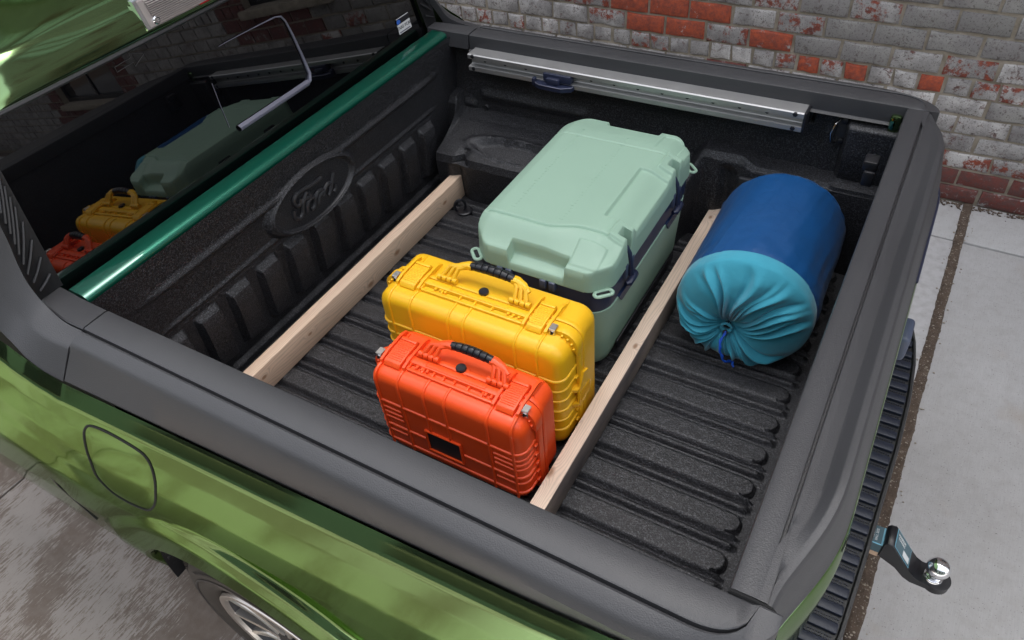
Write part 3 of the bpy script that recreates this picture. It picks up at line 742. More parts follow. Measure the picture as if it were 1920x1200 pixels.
ys_ = [.006+.008*i for i in range(31)]+[.25+.05*i for i in range(24)]+[1.46+.0145*i for i in range(8)]
ys_ = [y for y in ys_ if y < 1.5625]
bm = B(); loft(bm, [tg_station(y) for y in ys_]); tcap = part('tailgate_cap', bm, MT['cap'], sharp=38)
def tgp(u, v):
    y = lerp(.006, 1.562, u); xl = tg_station(y)[-2].x
    q = [(-.006, 1.362), (.001, 1.361), (.0035, 1.358), (.006, 1.350), (.013, 1.320), (.019, 1.285), (.020, 1.25), (.012, 1.15), (.0, 1.0), (-.01, .86), (-.03, .80)]
    k = v*(len(q)-1); i = min(int(k), len(q)-2); t = k-i; return Vector((xl+lerp(q[i][0], q[i+1][0], t)*(.22+.34*ss(0, .25, y)), y, lerp(q[i][1], q[i+1][1], t)))
tgate = sheet('tailgate_panel', 60, 20, tgp, MT['paint'], flip=True)
bm = B(); box(bm, 1.685, 1.716, .955, 1.045, 1.12, 1.20, .012, 3); part('tailgate_handle', bm, MT['navyl'], tgate)
bm = B(); tube(bm, [tgp(u/40, .12)+Vector((.001, 0, 0)) for u in range(25, 37)], .0035, 6); part('tailgate_trim', bm, MT['navy'], tgate)

bm = B(); tube(bm, [(1.532, .003, 1.4775), (1.57, .003, 1.4775), (1.596, .003, 1.476), (1.606, .0035, 1.462), (1.611, .005, 1.43), (1.614, .006, 1.39), (1.616, .006, 1.36), (1.618, .004, 1.25)], .0042, 6); part('tailgate_gap', bm, MT['roomdark'])
# ---- body side
AX_, AZ_, AR_ = .45, .43, .515
def body_y(x, z):
    yl = ylow(x); d = interp([(.40, .025), (.6, .055), (.8, .076), (1.0, .082), (1.1, .076), (1.2, .064), (1.30, .046), (1.358, .032), (1.366, .0285), (1.394, .0075), (1.400, .002)], z)
    y = yl-d
    if x > 1.35: y = y*1.0 + .0
    r = math.hypot(x-AX_, z-AZ_)
    fl = ss(.665, .630, r)*ss(.40, .75, z); fl2 = ss(.630, .545, r)*ss(.50, .88, z)
    k = ss(.45, .80, z)
    if r < .670:
        q = interp([(.515, -.262), (.60, -.258), (.612, -.256), (.648, -.244), (.656, -.238), (.670, y)], r); y = lerp(y, min(y, q), k)
    # body tucks in ahead of the arch
    y -= .014*ss(.15, -.2, x)*ss(1.15, .95, z)
    return y
def bodyf(u, v, near=True):
    x = -1.30+u*2.93
    s = sc_rear(x) if x > 1.40 else 1.
    zt = 1.3985+ (interp([(-1.3, .22), (-.3, .16), (-.11, .074), (-.07, .058), (-.03, .034), (.02, .014), (.08, 0)], x) if x < .08 else 0)
    zb = .46
    dx = abs(x-AX_)
    if dx < AR_: zb = max(zb, AZ_+math.sqrt(AR_**2-dx**2))
    vv = v**1.25; z = lerp(zt, zb, vv)
    zz = z-(zt-1.3985)*(1-vv)
    y = body_y(x, zz)
    if x < .08 and z > 1.36: y = lerp(y, y+.0, 1)
    if x > 1.40: y = lerp(0, y, max(.0, s))
    if not near: y = YF-y
    return Vector((x, y, z))
side_near = sheet('body_side', 330, 90, bodyf, MT['paint'], flip=False, sharp=60)
sheet('body_side', 160, 40, lambda u, v: bodyf(u, v, False), MT['paint'], flip=True, sharp=60)
# wheel arch lip and liner
bm = B()
st = []
for k in range(61):
    a = PI*k/60; x = AX_+AR_*math.cos(a)*.999; z = AZ_+AR_*math.sin(a)*.999; y = body_y(x, z)
    st.append([Vector((x, y+.001, z)), Vector((AX_+(AR_-.012)*math.cos(a), y+.008, AZ_+(AR_-.012)*math.sin(a))), Vector((AX_+(AR_-.014)*math.cos(a), y+.03, AZ_+(AR_-.014)*math.sin(a)))])
V = [[bm.verts.new(p) for p in s] for s in st]
for a, b in zip(V, V[1:]):
    for k in range(2): bm.faces.new((a[k], a[k+1], b[k+1], b[k]))
part('arch_lip', bm, MT['paint'])
bm = B(); st = [[Vector((AX_+(AR_-.014)*math.cos(PI*k/40), y, AZ_+(AR_-.014)*math.sin(PI*k/40))) for y in (-.225, -.1, .15)] for k in range(41)]
V = [[bm.verts.new(p) for p in s] for s in st]
for a, b in zip(V, V[1:]):
    for k in range(2): bm.faces.new((a[k], b[k], b[k+1], a[k+1]))
for k in range(6): box(bm, -.065+k*.012, -.045+k*.014, -.215, -.10, .50+k*.045, .52+k*.045, .004)
part('wheel_arch_liner', bm, MT['black'])
bm = B(); box(bm, -1.3, -.1, -.06, 1.63, .42, 1.2); box(bm, .93, 1.55, -.03, 1.60, .50, .88); box(bm, -.1, .95, .12, 1.45, .55, .88); part('chassis', bm, MT['black'])
# fuel door: seam line and slightly proud door
FD = [(0.127, 1.287), (0.149, 1.319), (0.173, 1.332), (0.216, 1.338), (0.268, 1.336), (0.321, 1.329), (0.343, 1.319), (0.352, 1.294), (0.341, 1.238), (0.312, 1.169), (0.283, 1.122), (0.248, 1.088), (0.211, 1.075), (0.165, 1.069), (0.12, 1.075), (0.097, 1.1), (0.084, 1.129), (0.097, 1.185), (0.108, 1.236)]
FDc = []
for i in range(len(FD)):
    p0, p1, p2, p3 = [Vector(FD[(i+d) % len(FD)]+(0,)) for d in (-1, 0, 1, 2)]
    for t in (0, .25, .5, .75): q = .5*((2*p1)+(p2-p0)*t+(2*p0-5*p1+4*p2-p3)*t*t+(3*p1-p0-3*p2+p3)*t*t*t); FDc.append((q.x, q.y))
FDN = True
bm = B(); tube(bm, [Vector((x, body_y(x, z)+.0006, z)) for x, z in FDc+[FDc[0]]], .0036, 6, cap=False); fd = part('fuel_door_seam', bm, MT['roomdark'])
def fdoor(u, v):
    n = len(FDc); i = int(round(u*n)) % n; c = Vector((.17, 1.15)); p = c.lerp(Vector(FDc[i]), v*.97); return Vector((p.x, body_y(p.x, p.y)-.0012*(1 if v < .97 else .2), p.y))
sheet('fuel_door', len(FDc), 8, fdoor, MT['paint'])
bm = B(); tube(bm, [Vector((x, body_y(x, z)+.001, z)) for x, z in ((-.245, 1.26), (-.235, 1.18), (-.225, 1.05), (-.22, .9), (-.22, .7))], .003, 6); part('door_seam', bm, MT['black'])

# ---- rear wheel
def wheel(x, y, z, near):
    M_ = Matrix.Translation((x, y, z)) @ Matrix.Rotation(R(90 if near else -90), 4, 'X')
    bm = B(); prof = [(.262, -.02), (.272, -.006), (.285, .004), (.30, .012), (.335, .020), (.372, .016), (.398, .004), (.412, -.014), (.420, -.03), (.424, -.08), (.425, -.13), (.424, -.18), (.418, -.23), (.40, -.26), (.34, -.275), (.262, -.26)]
    lathe(bm, prof, 96, M_, False); ty = part('wheel', bm, MT['rubber'], sharp=50)
    bm = B(); n = 66
    for k in range(n):
        for (r, h, w_, l_, t_) in ((.424, -.020, .024, .030, .007), (.428, -.062, .03, .028, .006), (.429, -.105, .03, .028, .006), (.429, -.148, .03, .028, .006), (.428, -.190, .03, .028, .006)):
            a = 2*PI*(k+(.5 if h in (-.062, -.148) else 0))/n; Mk = M_ @ Matrix.Rotation(a, 4, 'Z') @ Matrix.Translation((r, 0, h)) @ Matrix.Rotation(R(32 if h == -.020 else 0), 4, 'Y')
            g = bmesh.ops.create_cube(bm, size=1)['verts']
            for v in g: v.co = Mk @ Vector((v.co.x*t_*2, v.co.y*l_, v.co.z*w_))
    o = part('tread_blocks', bm, MT['rubber'], ty); o['kind'] = 'stuff'
    bm = B(); lathe(bm, [(.345, .0205), (.349, .0222), (.353, .0205)], 96, M_, False); part('sidewall_ring', bm, MT['black'], ty)
    bm = B()
    for k in range(40):
        a = 2*PI*k/40*.24+.9; g = bmesh.ops.create_cube(bm, size=1)['verts']; Mk = M_ @ Matrix.Rotation(a, 4, 'Z') @ Matrix.Translation((.372, 0, .0158))
        for v in g: v.co = Mk @ Vector((v.co.x*.02, v.co.y*.0035, v.co.z*.0022))
    part('sidewall_serration', bm, MT['rubber'], ty)
    bm = B(); lathe(bm, [(.274, .004), (.272, .013), (.264, .0155), (.252, .012), (.248, .002)], 72, M_, False); rim = part('rim', bm, MT['machined'], ty)
    bm = B(); lathe(bm, [(.248, .002), (.240, -.03), (.233, -.10), (.233, -.2)], 72, M_, False); part('rim_barrel', bm, MT['black'], ty)
    for k in range(6):
        for sgn in (-1, 1):
            bm = B(); a0 = 2*PI*k/6+.25; L = [(.050, sgn*.012), (.050, sgn*.030), (.15, sgn*.034), (.250, sgn*.066), (.254, sgn*.050), (.16, sgn*.021)]
            prism(bm, L if sgn > 0 else L[::-1], -.045, -.006); 
            for v in bm.verts: v.co.z += .012*ss(.15, .25, v.co.x)
            bmesh.ops.bevel(bm, geom=bm.edges[:], offset=.003, segments=1, affect='EDGES', clamp_overlap=True)
            bmesh.ops.transform(bm, matrix=M_ @ Matrix.Rotation(a0, 4, 'Z'), verts=bm.verts); part('spoke', bm, MT['machined'], ty)
    bm = B(); lathe(bm, [(.07, -.04), (.07, -.006), (.05, .002), (.0, .004)], 32, M_); part('hub_cap', bm, MT['black'], ty)
    bm = B(); lathe(bm, [(.16, -.08), (.16, -.06), (.0, -.055)], 32, M_); part('brake_disc', bm, MT['navy'], ty)
wheel(AX_, -.218, .43, True)
wheel(AX_, YF+.218, .43, False)

# ---- rear bumper with step pads
BO = [(-.06, 1.56), (.0, 1.635), (.08, 1.70), (.2, 1.752), (.375, 1.779), (.592, 1.789), (1.005, 1.803), (1.2, 1.803), (1.36, 1.793), (1.46, 1.778), (1.53, 1.760), (1.565, 1.735), (1.60, 1.66)]
def bo(y): return interp(BO, y)
bm = B(); st = []
for i in range(49):
    y = lerp(-.055, 1.598, i/48); xo = bo(y); st.append([Vector((1.50, y, .52)), Vector((1.50, y, .742)), Vector((xo-.012, y, .742)), Vector((xo-.008, y, .752)), Vector((xo-.002, y, .752)), Vector((xo+.001, y, .745)), Vector((xo, y, .72)), Vector((xo-.03, y, .56)), Vector((xo-.09, y, .52))])
loft(bm, st); bump_ = part('rear_bumper', bm, MT['capdark'], sharp=40)
n = 31
for k in range(n):
    y = .035+k*.0497
    bm = B(); xo = bo(y)-.014; box(bm, 1.62, xo, y, y+.0275, .740, .7535, .0035, 2); part('step_rib', bm, MT['step'], bump_)
bm = B()
for k in range(n):
    y = .066+k*.0497; xo = bo(y)-.016; nx = int((xo-1.66)/.0065)
    for i in range(nx):
        for j in range(2): 
            g = bmesh.ops.create_cube(bm, size=1)['verts']
            for v in g: v.co = Vector((v.co.x*.0035+1.664+i*.0065, v.co.y*.0045+y+.003+j*.008, v.co.z*.003+.7435))
o = part('step_mesh', bm, MT['step'], bump_); o['kind'] = 'stuff'

# ---- aluminium cleat track on the far side wall
bm = B()
TR = [(1.565, 1.428), (1.512, 1.428), (1.508, 1.425), (1.508, 1.412), (1.530, 1.411), (1.532, 1.408), (1.532, 1.388), (1.530, 1.385), (1.512, 1.384), (1.508, 1.3825), (1.508, 1.368), (1.512, 1.365), (1.565, 1.365)]
TRx = []
for (y, z) in TR: TRx.append((y, z+.012))
loft(bm, [[Vector((x, y, z)) for y, z in TRx] for x in (.108, 1.277)])
track = part('cleat_track', bm, MT['alu'], sharp=20)
for k in range(13):
    x = .165+k*.0835; bm = B(); M_ = Matrix.Translation((x, 1.5335, 1.4125)) @ Matrix.Rotation(R(90), 4, 'X'); lathe(bm, [(.0055, -.002), (.0055, .0035), (0, .0036)], 14, M_); part('slot_hole', bm, MT['black'], track)
for x, z in ((1.252, 1.433), (1.252, 1.388), (.128, 1.433), (.128, 1.388)):
    bm = B(); M_ = Matrix.Translation((x, 1.5095, z)) @ Matrix.Rotation(R(90), 4, 'X'); lathe(bm, [(.0075, -.002), (.0075, .004), (.006, .005), (0, .005)], 6, M_); part('track_screw', bm, MT['black'], track)
bm = B(); box(bm, 1.276, 1.284, 1.508, 1.566, 1.377, 1.440, .002); part('track_end_cap', bm, MT['black'], track)
# sliding cleat
bm = B(); cx = .455
box(bm, cx-.04, cx+.065, 1.500, 1.530, 1.396, 1.424, .004)
prism_pts = [(cx-.072, 1.512), (cx-.066, 1.490), (cx-.045, 1.478), (cx+.040, 1.476), (cx+.072, 1.494), (cx+.074, 1.508), (cx+.03, 1.512)]
prism(bm, prism_pts, 1.376, 1.392); box(bm, cx-.078, cx-.066, 1.488, 1.506, 1.378, 1.405, .003)
box(bm, cx-.024, cx+.026, 1.486, 1.512, 1.392, 1.414, .006); part('cleat', bm, MT['navy'], track, 30)
bm = B(); tube(bm, [(x, y-.001, 1.3915) for x, y in prism_pts[:6]], .0016, 5); part('cleat_edge', bm, MT['frame'], track)
# tie-down ring on the floor by the first board
td = B(); M_ = Matrix.Translation((.172, 1.268, .934)); lathe(td, [(.030, -.003), (.030, .003), (.025, .006), (.012, .004), (0, .004)], 28, M_)
tdn = part('tie_down', td, MT['black'])
bm = B(); tube(bm, [Vector((.160+.026*math.cos(a*PI/14)*.6, 1.262+.026*math.cos(a*PI/14)*.5, .958+.027*math.sin(a*PI/14))) for a in range(29)], .0052, 8, cap=False); part('tie_down_ring', bm, MT['black'], tdn)
# bolt head and cups on the side wall
for (x, z, y, r) in ((.112, 1.196, 1.588, .012), (1.115, 1.205, 1.540, .020)):
    bm = B(); M_ = Matrix.Translation((x, y, z)) @ Matrix.Rotation(R(90), 4, 'X'); lathe(bm, [(r, -.004), (r, .006), (r*.7, .010), (r*.55, .009), (r*.5, -.002), (0, -.002)], 20, M_); part('rubber_plug', bm, MT['capdark'])
bm = B(); box(bm, 1.115, 1.235, 1.512, 1.530, 1.03, 1.178, .018, 3); part('access_cover', bm, MT['capdark'])
bm = B(); M_ = Matrix.Translation((1.17, 1.512, 1.160)) @ Matrix.Rotation(R(90), 4, 'X'); lathe(bm, [(.012, -.004), (.012, .006), (0, .007)], 14, M_); part('cover_knob', bm, MT['black'])
# latch striker plate on the far side near the tailgate
bm = B(); box(bm, 1.366, 1.400, 1.577, 1.590, 1.325, 1.415, .006); sp_ = part('striker_plate', bm, MT['capdark'])
for z in (1.405, 1.338):
    bm = B(); M_ = Matrix.Translation((1.385, 1.575, z)) @ Matrix.Rotation(R(90), 4, 'X'); lathe(bm, [(.009, -.002), (.009, .004), (.006, .006), (0, .006)], 14, M_); part('rivet', bm, MT['black'], sp_)
bm = B(); tube(bm, [(1.372, 1.575, 1.408), (1.362, 1.558, 1.398), (1.356, 1.552, 1.370), (1.360, 1.558, 1.340), (1.370, 1.577, 1.330)], .0035, 8); part('striker_loop', bm, MT['steel'], sp_)

# ================================================================ HITCH BALL MOUNT
hb = empty('hitch_ball_mount', (1.70, .765, .62), 'black drop ball mount with chrome tow ball in the rear hitch', 'hitch ball')
def hp(name, bm, m, parent=hb, sharp=35):
    o = fin(name, bm, m, parent, sharp); o.data.transform(Matrix.Translation((-1.70, -.765, -.62))); return o
bm = B(); box(bm, 1.60, 1.838, .737, .793, .592, .648, .004); sh = hp('shank', bm, MT['black'])
bm = B(); box(bm, 1.785, 1.830, .7355, .7945, .6475, .6495, .0005, 1); box(bm, 1.785, 1.830, .7345, .7365, .612, .6485, .0005, 1); l1 = hp('shank_label', bm, MT['tealpr'], sh)
bm = B(); box(bm, 1.785, 1.830, .7338, .7362, .593, .611, .0005, 1); hp('shank_label_side', bm, MT['cream'], sh)
bm = B(); box(bm, 1.7855, 1.8295, .7352, .7382, .6487, .6500, .0003, 1); box(bm, 1.827, 1.8315, .7352, .7945, .6487, .6500, .0003, 1); hp('label_edge', bm, MT['lblue'], sh)
# drop plate profile in x-z, extruded in y
Pp = [(1.832, .662), (1.838, .672), (1.853, .673), (1.914, .588), (1.930, .566), (1.947, .556), (2.004, .554), (2.006, .548), (2.004, .534), (1.93, .534), (1.908, .545), (1.882, .578), (1.832, .60)]
bm = B(); prism(bm, Pp, .732, .798, 'y'); es = list(bm.edges); bmesh.ops.bevel(bm, geom=es, offset=.002, segments=1, affect='EDGES'); hp('drop_plate', bm, MT['black'])
bm = B(); lathe(bm, [(.036, .532), (.036, .5565), (0, .5565)], 28, Matrix.Translation((1.990, .765, 0))); hp('plate_end', bm, MT['black'])
nx_, nz_ = .903, .43
def dl(name, a0, a1, y0, y1, m, parent, lift):
    d = Vector((.061, 0, -.085)).normalized(); n_ = Vector((.085, 0, .061)).normalized(); o_ = Vector((1.853, 0, .673))
    bm = B(); q = []
    for a, y in ((a0, y0), (a1, y0), (a1, y1), (a0, y1)): p = o_+d*a+n_*lift; q.append(bm.verts.new((p.x, y, p.z)))
    bm.faces.new(q); return hp(name, bm, m, parent)
pl = dl('plate_label', .005, .098, .735, .795, MT['lblue'], hb, .0012); dl('label_field', .0075, .0955, .7365, .7935, MT['tealpr'], pl, .0018); dl('label_box', .052, .090, .741, .760, MT['white'], pl, .0024)
Mt = Matrix.Translation(Vector((1.853, .775, .673))+Vector((.061, 0, -.085)).normalized()*.036+Vector((.085, 0, .061)).normalized()*.0026)
dd = Vector((.061, 0, -.085)).normalized(); nn = Vector((.085, 0, .061)).normalized(); yy_ = Vector((0, 1, 0))
# text rows on the labels (print too small to read in the photograph, kept as the same two short lines)
Rt = Matrix(((-yy_.x, dd.x*-1, nn.x, 0), (-yy_.y, -dd.y, nn.y, 0), (-yy_.z, -dd.z, nn.z, 0), (0, 0, 0, 1)))
o = text_mesh('label_text', 'MAXIMUM\nTOWING', .010, MT['white'], pl, Matrix.Translation((-1.70, -.765, -.62)) @ Mt @ Matrix(((dd.x, yy_.x, nn.x, 0), (dd.y, yy_.y, nn.y, 0), (dd.z, yy_.z, nn.z, 0), (0, 0, 0, 1))))
o = text_mesh('label_text', 'VERIFY\nBALL SIZE', .009, MT['white'], sh, Matrix.Translation((-1.70, -.765, -.62)) @ Matrix.Translation((1.808, .765, .6503)) @ Matrix.Rotation(R(90), 4, 'Z'))
bm = B(); lathe(bm, [(.026, .556), (.026, .560), (.024, .563), (.015, .564), (.0145, .566), (.020, .5665), (.020, .572), (.014, .575), (.0125, .580)] , 36, Matrix.Translation((1.980, .765, 0))); hp('ball_collar', bm, MT['chrome'])
bm = B(); r = .0305; lathe(bm, [(.0125, .578)]+[(r*math.sin(a), .604-r*math.cos(a)) for a in [R(24+k*6.5) for k in range(21)]]+[(.0105, .6327), (0, .6327)], 48, Matrix.Translation((1.980, .765, 0))); hp('tow_ball', bm, MT['chrome'], sharp=40)

# ================================================================ BOARDS
def board(name, x, y0, y1, m, label, rz=0):
    bm = B(); L = y1-y0; box(bm, 0, .0415, 0, L, 0, .096, .0025, 2)
    bmesh.ops.subdivide_edges(bm, edges=[e for e in bm.edges if abs(e.verts[0].co.y-e.verts[1].co.y) > .5], cuts=24)
    for v in bm.verts:
        v.co.x += noise.noise(Vector((v.co.y*3, v.co.z*20, x*9)))*.0012; v.co.z += noise.noise(Vector((v.co.y*4, v.co.x*30, x*5)))*.001
    o = fin(name, bm, m); o.location = (x, y0, ZF); o.rotation_euler = (0, 0, rz); o['label'] = label; o['category'] = 'board'; o['group'] = 'wooden boards lying across the truck bed'; return o
board('wooden_board', .0725, .032, 1.384, MT['wood1'], 'knotty pale pine board nearest the cab, across the bed in front of the cooler')
board('wooden_board', 1.0345, .034, 1.569, MT['wood2'], 'grey-sided pine board between the cooler and the sleeping bag')

# ================================================================ HARD CASES
def rr_path(w, h, r, n=6, o=0.):
    """rounded rectangle (0..w, 0..h) counter clockwise, corner radius r, offset outwards o"""
    P = []
    for cx, cy, a0 in ((w-r, r, -90), (w-r, h-r, 0), (r, h-r, 90), (r, r, 180)):
        for k in range(n+1): a = R(a0+90*k/n); P.append((cx+(r+o)*math.cos(a), cy+(r+o)*math.sin(a)))
    return P
def case(x0, x1, y0, y1, h, m, name, label, big):
    w = x1-x0; d = y1-y0; c = empty(name, (x0, y0, ZF+.002), label, 'case', 'plastic hard cases in the truck bed')
    def P(n, bm, mm=m, par=c, sh=35): return fin(n, bm, mm, par, sh)
    ps = d*.50          # where the two halves meet, measured from the near face
    rc = .042; rf = .030
    def shell(n, ya, yb, ins0, ins1, r_edge, hh):
        # lofted rounded rectangles stacked in depth, closing with a rounded edge at the outer face
        bm = B(); rings = []
        steps = 7; seq = []
        if ya < yb: sgn = 1
        else: sgn = -1
        D = abs(yb-ya)
        for k in range(steps+1):
            a = PI/2*k/steps; seq.append((ya+sgn*r_edge*(1-math.cos(a)) if False else ya+sgn*r_edge*(1-math.sin(a)), r_edge*(1-math.cos(a))))
        # seq runs from full size at depth r_edge to the face; reverse so that it starts at the face
        seq = [(ya+sgn*r_edge*(1-math.sin(PI/2*(1-k/steps))), r_edge*(1-math.cos(PI/2*(1-k/steps)))) for k in range(steps+1)]
        seq.append((yb, ins1))
        for (yy, ins) in seq:
            r0 = max(.008, rc-ins*.6); Q = rr_path(w-2*ins-2*ins0, hh-2*ins-2*ins0, r0, 6)
            rings.append([bm.verts.new((qx+ins+ins0, yy, qz+ins+ins0)) for qx, qz in Q])
        for a, b in zip(rings, rings[1:]):
            n_ = len(a)
            for k in range(n_): bm.faces.new((a[k], a[(k+1) % n_], b[(k+1) % n_], b[k]))
        bm.faces.new(rings[0]); bm.faces.new(rings[-1][::-1]); return P(n, bm, sh=50)
    near = shell('near_shell', 0, ps-.004, .007, -.001, rf, h)
    far = shell('far_shell', d, ps+.004, .004, -.0005, .022, h)
    # rim flanges where the halves meet
    for (nm, a, b, o) in (('rim', ps-.024, ps-.0012, .0035), ('rim', ps+.0012, ps+.017, .0025)):
        bm = B(); rings = []
        for yy, oo in ((a, -.004), (a+.0015, o-.0008), (a+.003, o), (b-.003, o), (b-.001, o-.001), (b, -.004)): rings.append([bm.verts.new((qx, yy, qz)) for qx, qz in rr_path(w, h, rc, 6, oo)])
        for p_, q_ in zip(rings, rings[1:]):
            n_ = len(p_)
            for k in range(n_): bm.faces.new((p_[k], p_[(k+1) % n_], q_[(k+1) % n_], q_[k]))
        P(nm, bm)
    # profile of the near shell over its rounded front edge, for the ribs
    def wrap(z_off=0.):
        pts = [(ps-.02, 0.)]
        for k in range(9): a = PI/2*k/8; pts.append((rf*(1-math.sin(a)), rf*(1-math.cos(a))))
        return pts
    I = .007
    def vrib(x, r=.0042, zbot=.03):
        pts = [(x, yy, h-I-ins) for yy, ins in wrap()]
        pts += [(x, 0, lerp(h-rf-I, zbot, t)) for t in (.25, .5, .75, 1)]
        bm = B(); tube(bm, pts, r, 8); return P('rib', bm, par=near)
    def hrib(z, r=.0042, xa=None, xb=None):
        pts = []
        if xa is None: pts += [(I+ins, yy, z) for yy, ins in wrap()]
        x_a = rf if xa is None else xa; x_b = w-rf if xb is None else xb
        pts += [(lerp(x_a, x_b, t), 0, z) for t in (0, .33, .66, 1)]
        if xb is None: pts += [(w-I-ins, yy, z) for yy, ins in wrap()[::-1]]
        bm = B(); tube(bm, pts, r, 8); return P('rib', bm, par=near)
    lx = [(a-x0, b-x0) for a, b in big['latch']]
    for a, b in lx: vrib(a-.010); vrib(b+.010)
    for t in big['mid']: vrib(t-x0, zbot=big.get('midstop', .03))
    for t in big['hz']: hrib(h*t)
    for t, xa_, xb_ in big.get('hcut', ()):
        hrib(h*t, .0042, None, xa_-x0); hrib(h*t, .0042, xb_-x0, None)
    for t in big['hside']:
        hrib(h*t, .0035, None, lx[0][1]-.0); hrib(h*t, .0035, lx[1][0]+.0, None)
    # fine nubs along the top edge of the near shell
    for t in big['nubs']: bm = B(); box(bm, t-x0-.003, t-x0+.003, ps-.042, ps-.022, h-I-.002, h+.001, .002); P('nub', bm, par=near)
    # right and left corner ears with padlock plates
    for sgn, (a, b) in zip((-1, 1), lx):
        xe = (a-.020) if sgn < 0 else (b+.020); 
        bm = B(); xo = -.006 if sgn < 0 else w+.006
        xi, xq = sorted((xe, xo))
        # rounded ear following the corner of the rim
        pts = []
        cxc = rc if sgn < 0 else w-rc
        for k in range(9):
            an = R(90-90*k/8); pts.append((cxc+sgn*(rc+.001)*math.cos(an), h-rc+(rc+.001)*math.sin(an)))
        inn = [(cxc+sgn*(rc-.016)*math.cos(R(90-90*k/8)), h-rc+(rc-.016)*math.sin(R(90-90*k/8))) for k in range(9)]
        poly = [(xe, h+.002)]+[(px+sgn*.005, pz+.005) for px, pz in pts]+[(pts[-1][0]+sgn*.004, h-rc-.020)]+inn[::-1]+[(xe, h-.012)]
        lo = [bm.verts.new((u, ps-.034, v)) for u, v in poly]; hi = [bm.verts.new((u, ps-.004, v)) for u, v in poly]; n_ = len(poly)
        for k in range(n_): bm.faces.new((lo[k], lo[(k+1) % n_], hi[(k+1) % n_], hi[k]))
        bm.faces.new(lo[::-1]); bm.faces.new(hi)
        bmesh.ops.recalc_face_normals(bm, faces=bm.faces); bmesh.ops.bevel(bm, geom=[e for e in bm.edges if e.calc_face_angle(0) > R(50)], offset=.003, segments=2, profile=.6, affect='EDGES', clamp_overlap=True)
        P('corner_guard', bm)
        xc = xe+sgn*.004
        bm = B(); box(bm, xc-.0085, xc+.0085, ps-.040, ps-.0375, h-.012, h+.010, .001, 1); box(bm, xc-.0085, xc+.0085, ps-.039, ps-.018, h+.0085, h+.0105, .001, 1)
        pp = P('padlock_plate', bm, MT['machined'])
        bm = B(); tube(bm, [(xc+.0055*math.cos(a*PI/8), ps-.0405, h-.002+.0055*math.sin(a*PI/8)) for a in range(17)], .0018, 6, cap=False); P('padlock_eye', bm, MT['chrome'], pp)
        bm = B(); lathe(bm, [(.0045, -.0004), (.0045, .0006), (0, .0007)], 16, Matrix.Translation((xc, ps-.0402, h-.002)) @ Matrix.Rotation(R(90), 4, 'X')); P('padlock_hole', bm, MT['roomdark'], pp)
    # latches
    for a, b in lx:
        y0_, y1_ = ps-.050, ps+.034
        # guards beside the latch, sloping plates
        for gx in (a-.010, b+.010):
            bm = B()
            poly = [(ps-.052, h-.006), (ps-.048, h+.004), (ps-.02, h+.010), (ps+.045, h+.010), (ps+.062, h+.004), (ps+.066, h-.006)]
            prism(bm, poly, gx-.0035, gx+.0035, 'x'); P('latch_guard', bm)
        bm = B(); poly = [(y0_-.002, h-.022), (y0_-.004, h-.002), (y0_+.004, h+.0075), (ps, h+.0115), (y1_, h+.012), (y1_+.004, h+.009), (y1_+.005, h-.002), (y0_+.01, h-.022)]
        prism(bm, poly, a, b, 'x'); bmesh.ops.bevel(bm, geom=bm.edges[:], offset=.0018, segments=2, profile=.6, affect='EDGES', clamp_overlap=True)
        la = P('latch', bm)
        bm = B()
        for k in range(10):
            yy = lerp(y0_+.012, y1_-.016, k/9); zz = interp([(y0_+.004, h+.0075), (ps, h+.0115), (y1_, h+.012)], yy); box(bm, a+.004, b-.004, yy, yy+.0028, zz-.002, zz+.0016, .0008, 1)
        box(bm, a+.001, b-.001, y1_-.010, y1_+.001, h+.011, h+.0155, .002)
        P('grip_ridge', bm, par=la)
    # handle: two brackets with fingers and a black segmented grip
    gx0, gx1 = big['grip'][0]-x0, big['grip'][1]-x0; py = big['py']-y0; hz = big['hz_grip']; gy = big['gy']-y0
    for sgn, gx in ((-1, gx0), (1, gx1)):
        bm = B(); X = lambda t: gx+sgn*t
        # barrel knuckles on the hinge line
        kx = big['knuckle'][0 if sgn < 0 else 1]-x0
        for k in range(4):
            xx = kx+(k-1.5)*.0155; tube(bm, [(xx-.006, py, h+.010), (xx+.006, py, h+.010)], .0085, 12)
        # arms of the bracket: three fingers from the knuckles joining a root at the grip
        for k in range(3):
            xx = kx+(k-1)*.0165; q0 = Vector((xx, py, h+.012)); q2 = Vector((gx-sgn*-.002, gy, hz)); q1 = Vector((lerp(xx, gx, .22), lerp(py, gy, .62), lerp(h+.014, hz, .75)))
            tube(bm, [q0, q0.lerp(q1, .5)+Vector((0, 0, .001)), q1, q1.lerp(q2, .55), q2], [.0062, .0062, .0066, .0075, .009], 8, flat=1.0)
        P_ = [Vector((X(.050), lerp(py, gy, .60), lerp(h+.012, hz, .62))), Vector((X(.030), lerp(py, gy, .86), lerp(h+.012, hz, .86))), Vector((X(.008), gy, hz)), Vector((X(-.004), gy, hz))]
        tube(bm, P_, [.006, .010, .0125, .013], 10, flat=.8)
        P('handle_bracket', bm)
        bm = B()
        for k in range(3): box(bm, kx+(k-1)*.0155-.0035, kx+(k-1)*.0155+.0035, py-.040, py-.012, h-.004, h+.0008, .001, 1)
        P('hinge_slot', bm, big['slotm'])
    n = 7; bm = B(); rings = []
    for k in range(n):
        a, b = lerp(gx0, gx1, k/n)+.0006, lerp(gx0, gx1, (k+1)/n)-.0006
        def q(x): t = (x-gx0)/(gx1-gx0); return Vector((x, gy, hz+.006*math.sin(PI*t)))
        e = .0105+.0022*math.sin(PI*(k+.5)/n); tube(bm, [q(a), q(a+.0008), q(b-.0008), q(b)], [e-.0012, e, e, e-.0012], 20)
    gp = P('handle_grip', bm, MT['black'], sh=50)
    # valve
    vx, vy = big['valve'][0]-x0, big['valve'][1]-y0
